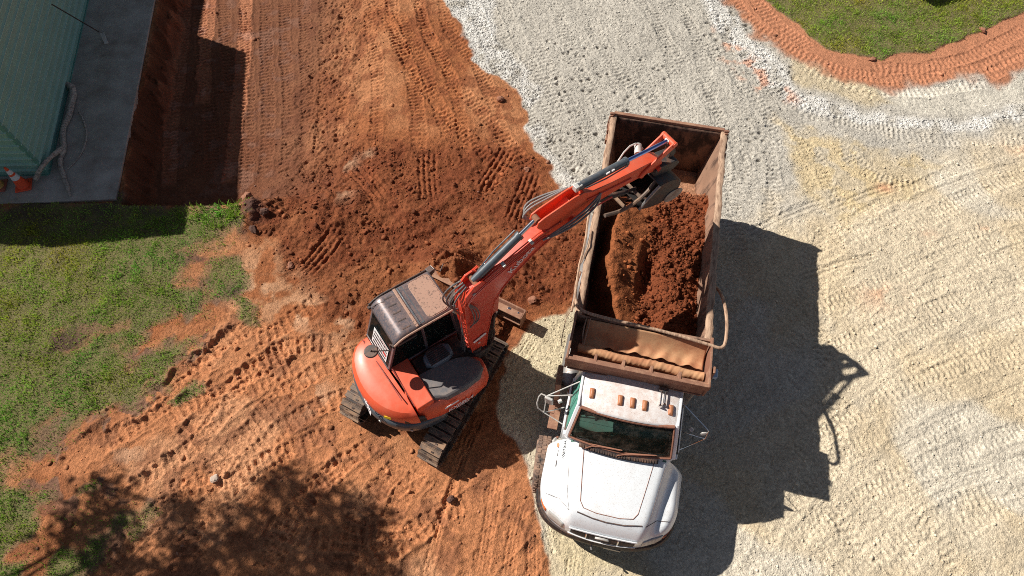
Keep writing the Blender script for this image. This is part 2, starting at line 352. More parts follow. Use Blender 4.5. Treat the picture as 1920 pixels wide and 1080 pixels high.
whiteg, _ = region([(825, -50), (850, 30), (893, 110), (915, 142), (960, 158), (990, 200), (1010, 180), (985, 130), (940, 95), (925, 50), (930, -50)], .15, 1.2)
wg2, _ = region([(1330, -60), (1400, 60), (1470, 120), (1500, 170), (1600, 205), (1700, 222), (1800, 228), (1900, 200), (1990, 180), (1990, 205), (1900, 225), (1800, 245), (1690, 240), (1580, 222), (1480, 195), (1420, 140), (1340, 50), (1290, -60)], .12, .8)
wg3, _ = region([(985, 240), (1015, 290), (1045, 335), (1080, 370), (1100, 350), (1060, 320), (1030, 270), (1010, 230)], .12, 1)
yel1, _ = region([(1468, 215), (1540, 250), (1640, 280), (1760, 300), (1730, 340), (1640, 380), (1580, 420), (1520, 350), (1485, 300)], .3, 2)
yel2, _ = region([(1475, 105), (1560, 130), (1640, 165), (1690, 185), (1640, 200), (1560, 180), (1500, 150)], .15, 1.2)
smooth_r, _ = region([(1640, 175), (1760, 165), (1850, 165), (1930, 140), (1930, 185), (1800, 215), (1700, 212)], .2, 1)
cream, _ = region([(1330, 460), (1500, 400), (1640, 330), (1800, 290), (2000, 240), (2200, 1200), (1000, 1200), (990, 900), (1200, 900), (1330, 720)], 1.0, 3)
stain, _ = region([(1345, 55), (1400, 100), (1450, 140), (1500, 175), (1480, 195), (1410, 160), (1360, 110)], .2, 1.5)
near_y, _ = region([(940, 600), (1080, 585), (1090, 700), (1000, 850), (1045, 1080), (1200, 1080), (990, 820), (930, 800)], .3, 1.5)

yslab0, xsl = 9.42, lambda y: -9.74 - (y - 9.48) * .1243
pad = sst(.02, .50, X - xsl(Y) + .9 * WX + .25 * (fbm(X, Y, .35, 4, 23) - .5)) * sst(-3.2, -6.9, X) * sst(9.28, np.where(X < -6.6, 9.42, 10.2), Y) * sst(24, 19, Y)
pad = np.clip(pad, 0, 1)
# slow relief
H = (fbm(X, Y, 3.5, 3, 2) - .5) * .10 * (1 - grass)
sub = (fbm(X, Y, .45, 4, 3) - .5)
H = H + sub * (.05 + .10 * clump) * (1 - grass) * (1 - .5 * yard)
H = H + (fbm(X, Y, .10, 3, 8) - .5) * (.012 + .065 * clump + .006 * lowred) * (1 - grass) + (fbm(X, Y, .06, 2, 9) - .5) * .012
H = H + yard * ((fbm(X, Y, .05, 2, 12) - .5) * .018 + (fbm(X, Y, .22, 3, 13) - .5) * .026 + (fbm(X, Y, .9, 2, 15) - .5) * .05)
H = H + grass * ((fbm(X, Y, .3, 3, 14) - .5) * .06 + .01)
# ragged ridges pushed up in the lower red ground and the lawn edge
rid = 1 - np.abs(fbm(X * .8 + Y * .6, (Y * .8 - X * .6) * 2.4, .9, 3, 17) * 2 - 1)
H = H + lowred * (rid ** 8) * .035
# loose soil heaped in front of the blade and at the corner of the pad
def bump_at(px, py, r, h):
    global H
    x, y, _ = at(px, py); H = H + h * np.exp(-(((X - x) ** 2 + (Y - y) ** 2) / r ** 2)) * (1 + sub * 1.2)
for a in ((826, 506, .50, .52), (848, 520, .55, .45), (905, 545, .45, .30), (975, 540, .5, .16), (485, 400, .45, .22), (470, 385, .28, .16), (1040, 500, .6, .10), (960, 475, .7, .12), (640, 400, 1.0, .12), (560, 380, .9, .10), (770, 420, .9, .10)): bump_at(*a)

# base colours (linear)
def cv(*c): return np.array(c, np.float32)
def mixc(C, c, f): return C + (c - C) * f[..., None]
n1 = fbm(X, Y, 1.6, 4, 41); n2 = fbm(X, Y, .35, 4, 45); n3 = fbm(X, Y, .05, 2, 49)
C = np.empty((NY, NX, 3), np.float32); C[:] = cv(.31, .112, .045)
C = mixc(C, cv(.42, .185, .086), sst(.42, .62, n1) * .8)
C = mixc(C, cv(.19, .058, .025), sst(.50, .64, n2) * .6)
C = mixc(C, cv(.165, .048, .020), clump * (.75 + .2 * (n2 > .5)))
C = mixc(C, cv(.25, .09, .036), clump * sst(.5, .62, n1) * .7)
C = mixc(C, cv(.50, .27, .145), dry * sst(.40, .60, n2) * .7)
C = mixc(C, cv(.45, .188, .085), lowred * .85)
C = mixc(C, cv(.50, .26, .14), lowred * sst(.55, .68, n1) * .6)
C = mixc(C, cv(.20, .08, .042), lowred * sst(.56, .66, fbm(X, Y, .5, 4, 52)) * .6)
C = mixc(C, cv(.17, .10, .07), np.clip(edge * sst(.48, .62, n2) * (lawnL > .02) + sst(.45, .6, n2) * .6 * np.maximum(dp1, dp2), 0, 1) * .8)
g = cv(.465, .44, .395)
Cy = np.empty_like(C); Cy[:] = g
Cy = mixc(Cy, cv(.60, .515, .385), cream * .9)
Cy = mixc(Cy, cv(.57, .465, .315), cream * sst(.46, .64, n1) * .6)
Cy = mixc(Cy, cv(.57, .53, .455), cream * sst(.50, .60, fbm(X, Y, 2.4, 3, 57)) * .8)
Cy = mixc(Cy, cv(.55, .44, .26), yel1 * (.35 + .45 * sst(.42, .56, n2)))
Cy = mixc(Cy, cv(.51, .42, .27), yel2 * .7)
Cy = mixc(Cy, cv(.58, .49, .31), near_y * .7)
Cy = mixc(Cy, cv(.66, .655, .64), np.clip(whiteg + wg2 + wg3 * .7, 0, 1) * .85 * sst(.2, .5, n2))
Cy = mixc(Cy, cv(.55, .52, .455), smooth_r * .9)
Cy = mixc(Cy, cv(.60, .32, .21), stain * sst(.44, .6, n2) * .8)
for px, py, r, a in ((1660, 352, .22, .8), (1648, 560, .5, .35), (1740, 440, .2, .3), (1850, 425, .18, .7), (1915, 275, .4, .4), (1650, 545, .25, .6)):
    x, y, _ = at(px, py); Cy = mixc(Cy, cv(.62, .33, .20), a * np.exp(-((X - x) ** 2 + ((Y - y) * 1.6) ** 2) / r ** 2) * sst(.35, .6, n2))
Cy = Cy * cv(1.03, 1.0, .955) * (.80 + .40 * n3)[..., None] * (.88 + .24 * n2)[..., None] * (.92 + .16 * fbm(X, Y, 1.1, 4, 58))[..., None]
C = C * (.70 + .60 * n3)[..., None]
C = C * (1 - yard[..., None]) + Cy * yard[..., None]
C = mixc(C, cv(.46, .20, .11) , band * .95); C = C * (1 - .25 * band[..., None] * (n3[..., None] - .5))
C = mixc(C, cv(.20, .135, .075), sst(.03, .35, grass) * .7); C = mixc(C, cv(.15, .14, .06), sst(.3, .9, grass) * .85)
C = mixc(C, cv(.11, .075, .055), brownstrip * sst(.35, .55, n2) * .8)
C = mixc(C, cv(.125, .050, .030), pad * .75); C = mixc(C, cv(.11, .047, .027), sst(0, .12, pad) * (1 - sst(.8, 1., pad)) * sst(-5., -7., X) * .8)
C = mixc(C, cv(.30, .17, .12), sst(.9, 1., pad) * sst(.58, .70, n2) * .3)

# tracks and scrapes pressed into the ground
def spline(P, step=.25):
    P = np.array(P, float); P = np.vstack([2 * P[0] - P[1], P, 2 * P[-1] - P[-2]]); out = []
    for i in range(1, len(P) - 2):
        n = max(2, int(np.linalg.norm(P[i + 1] - P[i]) / step))
        for k in range(n):
            t = k / n; out.append(.5 * ((2 * P[i]) + (-P[i - 1] + P[i + 1]) * t + (2 * P[i - 1] - 5 * P[i] + 4 * P[i + 1] - P[i + 2]) * t * t + (-P[i - 1] + 3 * P[i] - 3 * P[i + 1] + P[i + 2]) * t ** 3))
    out.append(P[-2]); return np.array(out)
def tri(a): return np.abs((a % 1.0) * 2 - 1)
def track(path, w, period, amp, kind='chev', dep=.012, fade=.25, z=0, seed=0, light=.12, ccol=None, gate=None, world=False):
    global H, C
    P = spline([p if world else at(*p, z)[:2] for p in path])
    m = w / 2 + .12
    i0, i1 = np.searchsorted(xs, [P[:, 0].min() - m, P[:, 0].max() + m]); j0, j1 = np.searchsorted(ys, [P[:, 1].min() - m, P[:, 1].max() + m])
    if i1 - i0 < 2 or j1 - j0 < 2: return
    bx = X[j0:j1, i0:i1]; by = Y[j0:j1, i0:i1]
    D = np.full(bx.shape, 9., np.float32); S = np.zeros(bx.shape, np.float32); Tt = np.zeros(bx.shape, np.float32); s0 = 0
    for k in range(len(P) - 1):
        a, b = P[k], P[k + 1]; L = np.linalg.norm(b - a); e = (b - a) / L
        u0, u1 = np.searchsorted(xs, [min(a[0], b[0]) - m, max(a[0], b[0]) + m]) - i0; v0, v1 = np.searchsorted(ys, [min(a[1], b[1]) - m, max(a[1], b[1]) + m]) - j0
        u0 = max(u0, 0); v0 = max(v0, 0)
        x = bx[v0:v1, u0:u1] - a[0]; y = by[v0:v1, u0:u1] - a[1]
        s = x * e[0] + y * e[1]; t = -x * e[1] + y * e[0]; sc = np.clip(s, 0, L); d = np.hypot(t, s - sc)
        q = d < D[v0:v1, u0:u1]
        D[v0:v1, u0:u1][q] = d[q]; S[v0:v1, u0:u1][q] = (s0 + s)[q]; Tt[v0:v1, u0:u1][q] = t[q]; s0 += L
    S = S + (vn(bx, by, .35, 61 + seed) - .5) * .07 + (vn(bx, by, 1.3, 62 + seed) - .5) * .25; a = np.abs(Tt); D = D + (vn(bx, by, .12, 66 + seed) - .5) * .07 + (vn(bx, by, .6, 67 + seed) - .5) * .08
    mk = sst(w / 2, w / 2 - .035, D); ends = sst(0, .25, S) * sst(s0, s0 - .25, S)
    st = sst(fade, fade + .25, fbm(bx, by, .6, 3, 70 + seed)); mk = mk * ends
    if gate is not None: mk = mk * gate[j0:j1, i0:i1]
    if kind == 'chev':
        ph = S / period + .11 * np.sin(2 * np.pi * Tt / w * 2.5)
        p = np.sin(2 * np.pi * ph); h = amp * (np.clip(p * 1.6, -1, 1) * .8 + .1 * np.sin(4 * np.pi * ph))
    elif kind == 'bar':
        ph = S / period + .5 * (Tt > 0) * 0 + .04 * np.sin(Tt * 30); p = np.sin(2 * np.pi * ph); h = amp * np.clip(p * 3.0 - 1.0, -.6, 1)
        h = h * (1 - .35 * np.exp(-((a - w * .10) / .022) ** 2))
    elif kind == 'tyre':
        p = np.sin(2 * np.pi * (Tt / .075 + .35 * tri(S / .09))); h = amp * np.clip(p * 1.4, -1, 1)
    else:
        p = np.sin(2 * np.pi * (Tt / period) + 2 * vn(bx, by, .5, 77)); h = amp * np.clip(p, -1, .6)
    h = h * st * (.6 + .5 * vn(bx, by, .28, 81 + seed)) + (vn(bx, by, .05, 80) - .5) * amp * .8
    berm = np.exp(-((D - w / 2) / .045) ** 2) * ends * (gate[j0:j1, i0:i1] if gate is not None else 1)
    Hb = H[j0:j1, i0:i1]; loc = Hb - .55 * sub[j0:j1, i0:i1] * .06
    H[j0:j1, i0:i1] = Hb * (1 - mk) + (loc * .9 + h - dep) * mk + berm * dep * .9
    cb = C[j0:j1, i0:i1]; f = (mk * st)[..., None]
    cc = cb * (1 + light) if ccol is None else cv(*ccol)
    C[j0:j1, i0:i1] = cb + (cc - cb) * f * (1 if ccol is None else .6)
    C[j0:j1, i0:i1] *= (1 + f * .10 * np.clip(h / max(amp, 1e-4), -1, 1)[..., None])
soilg = (1 - yard) * (1 - grass); yg = yard
CH = .0175
top = [(352, 372), (400, 405), (440, 438), (478, 478), (515, 520), (556, 560), (598, 585), (640, 622), (690, 700), (735, 790), (790, 880), (835, 960)]
for k, (a, b) in enumerate(top):
    midx = (a + b) / 2 + (6 if k < 7 else 12)
    track([(a, -60), (a + 2, 40), (midx, 150), (b, 290 + (k % 3) * 12 + (15 if k > 7 else 0))], .40, .132, CH, seed=k % 5, gate=soilg * (1 - clump * .5), fade=.02 + .10 * (k % 3 == 1), light=.10)
for k, p in enumerate([[(352, -60), (338, 120), (322, 240), (318, 360)], [(462, -60), (455, 120), (440, 260), (430, 350)], [(395, -60), (388, 60), (380, 200)]]):
    track(p, .44, .132, .016, z=-.9, seed=k, gate=soilg, fade=.02, light=.9)
for p in ([(700, -30), (760, 110), (850, 230), (960, 340)], [(770, -30), (830, 120), (930, 240), (1000, 320)], [(745, 20), (800, 140), (840, 260)]):
    track(p, .38, .132, CH, seed=3, gate=soilg, fade=.2)
# light yard
for k, p in enumerate([[(880, -20), (930, 120), (1010, 240), (1090, 340)], [(930, -20), (990, 110), (1060, 220)], [(1180, -30), (1260, 90), (1330, 190), (1400, 330)], [(1240, -30), (1320, 80), (1420, 190), (1480, 280)],
     [(1290, -30), (1360, 60), (1450, 150), (1560, 215), (1700, 240), (1930, 225)], [(1400, 120), (1500, 200), (1620, 235), (1760, 262), (1930, 262)],
     [(1380, 250), (1390, 330), (1375, 400), (1390, 500)], [(1430, 230), (1450, 330), (1440, 420)], [(1540, 420), (1535, 520), (1540, 600), (1545, 700)], [(1555, 730), (1575, 840), (1560, 900)],
     [(1480, 215), (1530, 300), (1580, 380), (1680, 430)], [(1560, 260), (1640, 330), (1740, 350)], [(1930, 320), (1760, 385), (1640, 420), (1560, 470)], [(1930, 430), (1780, 480), (1640, 540), (1500, 590)],
     [(1930, 520), (1800, 560), (1650, 620), (1530, 670)], [(1930, 650), (1760, 700), (1620, 770), (1540, 820)], [(1930, 800), (1780, 850), (1640, 920), (1520, 1000)], [(1930, 900), (1800, 950), (1700, 1020), (1640, 1090)],
     [(1560, 960), (1600, 1010), (1620, 1090)], [(1400, 1090), (1440, 1000), (1490, 930), (1560, 860)], [(1010, 230), (1060, 300), (1110, 330)], [(1100, 40), (1160, 130), (1230, 200)], [(1700, 960), (1760, 1010), (1800, 1090)]]):
    track(p, .42, .13, .0135, seed=k % 6, gate=yg, fade=.22 + .1 * (k % 3 == 1), light=.0, dep=.008)
for k in range(9):
    track([(900 + 62 * k, -40), (950 + 60 * k, 90), (1030 + 52 * k, 220), (1100 + 44 * k, 400)], .40, .135, .0115, seed=k % 6, gate=yg, fade=.24, light=0, dep=.006)
for k in range(11):
    track([(1960, 250 + 66 * k), (1790, 318 + 68 * k), (1620, 400 + 72 * k), (1470, 500 + 76 * k)], .40, .13, .0095, seed=(k * 2) % 6, gate=yg, fade=.26, light=.02, dep=.006)
for k, p in enumerate([[(1940, 300), (1760, 360), (1600, 430), (1480, 500)], [(1940, 455), (1760, 520), (1640, 570), (1540, 640)], [(1940, 590), (1800, 640), (1680, 700), (1560, 790)], [(1940, 720), (1790, 780), (1660, 850), (1560, 930), (1480, 1030)], [(1940, 860), (1800, 900), (1650, 980), (1560, 1080)], [(1940, 180), (1800, 205), (1700, 205)], [(1520, 440), (1620, 400), (1760, 330), (1940, 270)]]):
    track(p, .36, .1, .003, 'tyre', seed=k % 6, gate=yg, fade=.3, light=.05, dep=.006)
for p in ([(1360, -30), (1400, 30), (1470, 80), (1540, 118), (1610, 140), (1700, 145)], [(1395, -30), (1440, 30), (1500, 75), (1530, 100)], [(1640, 128), (1740, 125), (1830, 100), (1930, 50)], [(1650, 152), (1740, 146), (1830, 128), (1930, 92)], [(1830, 150), (1880, 130), (1940, 100)]):
    track(p, .46, .15, .014, seed=2, gate=band * (1 - lawnR), fade=.05, light=.04)
track([(1500, 125), (1580, 155), (1650, 190)], .42, .17, .014, gate=yg, fade=.1); track([(1640, 172), (1730, 172), (1810, 160), (1850, 158)], .42, .15, .016, gate=yg, fade=0)
for p in ([(1400, 385), (1310, 395)], [(1530, 400), (1640, 360), (1700, 345)], [(1640, 480), (1560, 500), (1500, 520)], [(1400, 440), (1480, 400), (1560, 372)]):
    track(p, .30, .12, .012, 'groove', gate=yg, fade=.05, light=0)
# lower red ground: deep bar prints of the digger, plus tyre treads
for k, p in enumerate([[(720, 640), (560, 720), (430, 850), (300, 960), (180, 1090)], [(640, 640), (520, 660), (400, 760), (330, 840)], [(700, 830), (610, 900), (540, 1000), (500, 1100)], [(760, 860), (680, 960), (640, 1090)], [(560, 640), (470, 700), (380, 740), (300, 800)],
     [(500, 600), (420, 640), (340, 700)], [(640, 800), (480, 880), (380, 960), (330, 1090)], [(560, 850), (430, 960), (350, 1050)], [(880, 930), (760, 1010), (640, 1090)], [(600, 560), (520, 620), (470, 640)], [(450, 900), (380, 905), (300, 930)], [(480, 980), (600, 1010), (760, 1000)], [(690, 740), (600, 760), (500, 830), (420, 930)], [(560, 680), (450, 740), (350, 850), (250, 900)], [(790, 880), (740, 960), (720, 1090)], [(650, 860), (560, 950), (480, 1090)], [(420, 640), (350, 720), (280, 780), (180, 840)]]):
    track(p, .46, .185, .026, 'bar', seed=k % 6, gate=soilg, fade=.10 if k % 3 else .02, dep=.016, light=.10)
for p in ([(905, 770), (870, 860), (830, 970), (800, 1100)], [(880, 800), (850, 900), (815, 1000), (790, 1100)]): track(p, .20, .1, .011, 'tyre', gate=soilg, fade=.1, dep=.02, light=.08)
for p in ([(985, 930), (965, 1000), (950, 1090)], [(935, 880), (920, 970), (900, 1090)], [(1000, 980), (1000, 1090)]): track(p, .34, .1, .009, 'tyre', gate=soilg, fade=.15, dep=.012, light=.10)
for p in ([(1005, 880), (1015, 980), (1040, 1060)], [(1080, 1020), (1075, 1060), (1070, 1100)], [(990, 620), (965, 660), (945, 700)], [(1010, 625), (985, 660), (970, 690)]): track(p, .30, .1, .010, 'tyre', gate=yg, fade=.1, light=.05)
for p in ([(800, 280), (800, 330), (805, 375)], [(905, 360), (930, 320), (955, 280)], [(960, 420), (985, 360), (1000, 320)], [(650, 300), (690, 340), (720, 380)], [(640, 430), (600, 480), (560, 520)]):
    track(p, .55, .13, .030, 'groove', gate=soilg, fade=.1, light=.20)
for px, py, w in ((655, 300, .22), (690, 285, .15), (632, 305, .2), (470, 540, .5), (560, 590, .4), (640, 600, .3), (240, 848, .35), (590, 745, .4), (640, 360, .3)):
    x, y, _ = at(px, py); C = mixc(C, cv(.56, .34, .21), .55 * soilg * np.exp(-((X - x) ** 2 + (Y - y) ** 2) / w ** 2) * sst(.5, .6, n2))
for px, py, r in ((460, 420, .35), (475, 395, .3), (440, 545, .2), (365, 490, .3), (380, 520, .2), (110, 640, .4), (140, 655, .3), (215, 880, .2)):
    x, y, _ = at(px, py); C = mixc(C, cv(.075, .045, .038), .85 * np.exp(-((X - x) ** 2 + (Y - y) ** 2) / r ** 2) * sst(.35, .55, n2))
# lug pits left by a roller / tyres in the grey gravel
pits = rng.random((420, 2)); cnt = 0
for u, v in pits:
    px, py = 880 + u * 640, v * 330
    if px < 900 + py * .5 and py > 60: continue
    if not (vn(np.array([px]), np.array([py]), 60., 91)[0] > .52): continue
    x, y, _ = at(px, py); i0, i1 = np.searchsorted(xs, [x - .15, x + .15]); j0, j1 = np.searchsorted(ys, [y - .15, y + .15])
    g_ = np.exp(-(((X[j0:j1, i0:i1] - x) / (.045 + .02 * u)) ** 2 + ((Y[j0:j1, i0:i1] - y) / .04) ** 2) ** 1.5) * yard[j0:j1, i0:i1]
    H[j0:j1, i0:i1] -= .055 * g_
    C[j0:j1, i0:i1] *= (1 - .25 * g_[..., None])
# furrows at the lawn edge
for p, h in (([(430, 612), (370, 660), (300, 720), (190, 780), (120, 850)], .10), ([(345, 740), (290, 770), (200, 800)], .11), ([(310, 855), (240, 905), (190, 940)], .12), ([(640, 560), (560, 640), (520, 700)], .05), ([(470, 590), (330, 700)], .06), ([(700, 840), (560, 900), (420, 950)], .05), ([(480, 650), (420, 760), (340, 880)], .04), ([(560, 800), (620, 860), (560, 960)], .05)):
    P = spline([at(*q)[:2] for q in p]); i0, i1 = np.searchsorted(xs, [P[:, 0].min() - .4, P[:, 0].max() + .4]); j0, j1 = np.searchsorted(ys, [P[:, 1].min() - .4, P[:, 1].max() + .4])
    bx = X[j0:j1, i0:i1] + WX[j0:j1, i0:i1] * .9; by = Y[j0:j1, i0:i1] + WY[j0:j1, i0:i1] * .9; D = np.full(bx.shape, 9.)
    for k in range(len(P) - 1):
        a, b = P[k], P[k + 1]; e = b - a; t = np.clip(((bx - a[0]) * e[0] + (by - a[1]) * e[1]) / (e @ e), 0, 1); D = np.minimum(D, np.hypot(bx - a[0] - t * e[0], by - a[1] - t * e[1]))
    q = np.exp(-(D / (.05 + .09 * fbm(bx, by, .4, 3, 94))) ** 2) * (1.3 * sst(.34, .66, fbm(bx, by, .22, 4, 95))); H[j0:j1, i0:i1] += h * .62 * q; C[j0:j1, i0:i1] = mixc(C[j0:j1, i0:i1], cv(.22, .10, .06), np.clip(q, 0, 1) * .3)
H = H - .9 * pad
H = H + pad * (1 - pad) * 4 * (.22 * (fbm(X, Y, .28, 4, 99) - .5) + .10 * (fbm(X, Y, .08, 2, 98) - .5))
H = np.where((X < xsl(Y) + .14) & (Y > yslab0 - .06), np.minimum(H, -.035), H); H = np.where((X < xsl(Y) + .02) & (Y > yslab0 - .03), -.06, H)
# keep the ground clear of tracks and tyres
fine = np.maximum(np.abs(X), 0) ; flat = sst(22, 17, np.maximum(np.abs(X), np.abs(Y - 9))); H = H * flat

# mesh from grid, cut into red ground / light yard / lawn along the outlines
cls = np.zeros((NY, NX), np.int8); cls[yard > .5] = 1; cls[grass > .45] = 2
fc = cls[:-1, :-1].ravel()
idx = np.arange(NY * NX).reshape(NY, NX)
Q = np.stack([idx[:-1, :-1].ravel(), idx[:-1, 1:].ravel(), idx[1:, 1:].ravel(), idx[1:, :-1].ravel()], 1)
co = np.stack([X.ravel(), Y.ravel(), H.ravel()], 1).astype(np.float32)
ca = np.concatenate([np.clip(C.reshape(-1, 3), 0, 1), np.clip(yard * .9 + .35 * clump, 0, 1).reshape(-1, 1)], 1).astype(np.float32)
def np_mesh(name, co, faces, mat_, colors=None, smooth=True):
    me = bpy.data.meshes.new(name); k = faces.shape[1]
    me.vertices.add(len(co)); me.vertices.foreach_set('co', co.astype(np.float32).ravel())
    me.loops.add(faces.size); me.loops.foreach_set('vertex_index', faces.astype(np.int32).ravel())
    me.polygons.add(len(faces)); me.polygons.foreach_set('loop_start', np.arange(0, faces.size, k, dtype=np.int32))
    me.update(calc_edges=True)
    if colors is not None:
        at_ = me.color_attributes.new('Col', 'FLOAT_COLOR', 'POINT'); at_.data.foreach_set('color', colors.astype(np.float32).ravel())
    if smooth: me.shade_smooth()
    me.materials.append(mat_)
    o = bpy.data.objects.new(name, me); COL.objects.link(o); return o
def ground_material():
    m, nt, b = new_mat('earth_and_gravel'); N = nt.nodes; L = nt.links
    a = N.new('ShaderNodeAttribute'); a.attribute_name = 'Col'
    tc = N.new('ShaderNodeTexCoord')
    vo = N.new('ShaderNodeTexVoronoi'); vo.inputs['Scale'].default_value = 34; L.new(tc.outputs['Object'], vo.inputs['Vector'])
    vo2 = N.new('ShaderNodeTexVoronoi'); vo2.inputs['Scale'].default_value = 80; L.new(tc.outputs['Object'], vo2.inputs['Vector'])
    no = N.new('ShaderNodeTexNoise'); no.inputs['Scale'].default_value = 45; no.inputs['Detail'].default_value = 6; no.inputs['Roughness'].default_value = .75; L.new(tc.outputs['Object'], no.inputs['Vector'])
    sep = N.new('ShaderNodeSeparateColor'); L.new(vo.outputs['Color'], sep.inputs[0])
    r1 = N.new('ShaderNodeMapRange'); r1.inputs[3].default_value = .80; r1.inputs[4].default_value = 1.18; L.new(sep.outputs[0], r1.inputs[0])
    r2 = N.new('ShaderNodeMapRange'); r2.inputs[1].default_value = .3; r2.inputs[2].default_value = .7; r2.inputs[3].default_value = .80; r2.inputs[4].default_value = 1.2; L.new(no.outputs['Fac'], r2.inputs[0])
    mm = N.new('ShaderNodeMath'); mm.operation = 'MULTIPLY'; L.new(r1.outputs[0], mm.inputs[0]); L.new(r2.outputs[0], mm.inputs[1])
    vm = N.new('ShaderNodeVectorMath'); vm.operation = 'SCALE'; L.new(a.outputs['Color'], vm.inputs[0]); L.new(mm.outputs[0], vm.inputs['Scale'])
    L.new(vm.outputs[0], b.inputs['Base Color'])
    b.inputs['Roughness'].default_value = .95; b.inputs['Specular IOR Level'].default_value = .15
    ad = N.new('ShaderNodeMath'); ad.operation = 'MULTIPLY_ADD'; L.new(vo.outputs['Distance'], ad.inputs[0]); ad.inputs[1].default_value = -.8; L.new(no.outputs['Fac'], ad.inputs[2])
    ad2 = N.new('ShaderNodeMath'); ad2.operation = 'MULTIPLY_ADD'; L.new(vo2.outputs['Distance'], ad2.inputs[0]); ad2.inputs[1].default_value = -.5; L.new(ad.outputs[0], ad2.inputs[2])
    bu = N.new('ShaderNodeBump'); bu.inputs['Strength'].default_value = .85; bu.inputs['Distance'].default_value = .013
    L.new(ad2.outputs[0], bu.inputs['Height']); L.new(bu.outputs[0], b.inputs['Normal'])
    return m
MG = ground_material()
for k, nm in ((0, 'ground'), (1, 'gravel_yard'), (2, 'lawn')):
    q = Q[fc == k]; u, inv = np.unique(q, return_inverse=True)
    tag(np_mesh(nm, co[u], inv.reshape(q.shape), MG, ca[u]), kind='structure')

# samplers on the fine grid for scattered stuff
def gsamp(A, x, y):
    i = np.clip(np.searchsorted(xs, x) - 1, 0, NX - 2); j = np.clip(np.searchsorted(ys, y) - 1, 0, NY - 2)
    fu = (x - xs[i]) / (xs[i + 1] - xs[i]); fv = (y - ys[j]) / (ys[j + 1] - ys[j])
    if A.ndim == 3: fu = fu[:, None]; fv = fv[:, None]
    return (A[j, i] * (1 - fu) + A[j, i + 1] * fu) * (1 - fv) + (A[j + 1, i] * (1 - fu) + A[j + 1, i + 1] * fu) * fv
def gz(x, y): return float(gsamp(H, np.array([x]), np.array([y]))[0])
def attr_mat(name, rough=.9, sub_=0, spec=.2):
    m, nt, b = new_mat(name); a = nt.nodes.new('ShaderNodeAttribute'); a.attribute_name = 'Col'; nt.links.new(a.outputs['Color'], b.inputs['Base Color'])
    b.inputs['Roughness'].default_value = rough; b.inputs['Specular IOR Level'].default_value = spec
    return m
def frame_pts(n):                           # random ground points over the surveyed area
    y = rng.uniform(.6, 17.3, n * 2); x = rng.uniform(-15.4, 15.4, n * 2); q = np.abs(x) < (9.3 + y * .36)
    return x[q][:n], y[q][:n]
_ico = None
def ico():
    import bmesh
    bm = bmesh.new(); bmesh.ops.create_icosphere(bm, subdivisions=1, radius=1.0)
    v = np.array([p.co[:] for p in bm.verts]); f = np.array([[q.index for q in p.verts] for p in bm.faces]); bm.free(); return v, f
OCT_V = np.array([(1, 0, 0), (0, 1, 0), (-1, 0, 0), (0, -1, 0), (0, 0, 1), (0, 0, -1)], float)
OCT_F = np.array([(0, 1, 4), (1, 2, 4), (2, 3, 4), (3, 0, 4), (1, 0, 5), (2, 1, 5), (3, 2, 5), (0, 3, 5)])
def scatter(name, V, F, x, y, z, r, cols, mat_, jit=.25, flatten=.7, smooth=False):
    n = len(x); a = rng.uniform(0, 6.28, n); sc = rng.uniform(.65, 1.35, (n, 3)) * r[:, None]; sc[:, 2] *= flatten
    v = V[None] * (1 + rng.uniform(-jit, jit, (n, len(V), 1))) * sc[:, None]
    c, s = np.cos(a)[:, None], np.sin(a)[:, None]
    w = np.stack([v[..., 0] * c - v[..., 1] * s + x[:, None], v[..., 0] * s + v[..., 1] * c + y[:, None], v[..., 2] + z[:, None]], 2)
    f = F[None] + (np.arange(n) * len(V))[:, None, None]
    cc = np.concatenate([np.repeat(cols[:, None], len(V), 1), np.ones((n, len(V), 1))], 2).reshape(-1, 4)
    return np_mesh(name, w.reshape(-1, 3), f.reshape(-1, F.shape[1]), mat_, cc, smooth)
MA = attr_mat('loose_earth'); MGV = attr_mat('loose_gravel', .8)
# soil clods
x, y = frame_pts(340000)
w = np.clip(gsamp(clump, x, y) * 1.0 + .10 * gsamp(lowred, x, y) + .05 + gsamp(pad * (1 - pad) * 4, x, y) * .3, 0, 1) * gsamp(soilg, x, y) * (vn(x, y, .5, 31) ** 1.5 * 1.4)
keep = (rng.random(len(x)) < w * .26) & ~((x < xsl(y) + .05) & (y > yslab0))
x, y = x[keep], y[keep]; r = .010 * (1 + rng.pareto(2.2, len(x))); r = np.clip(r, .008, .06)
cols = gsamp(C, x, y) * rng.uniform(.55, 1.45, (len(x), 1)); IV, IF = ico()
big = r > .028
tag(scatter('soil_clods', IV, IF, x[big], y[big], gsamp(H, x[big], y[big]) + r[big] * .2, r[big], cols[big], MA, .36, .62), kind='stuff')
tag(scatter('soil_crumbs', OCT_V, OCT_F, x[~big], y[~big], gsamp(H, x[~big], y[~big]) + r[~big] * .3, r[~big], cols[~big], MA, .3), kind='stuff')
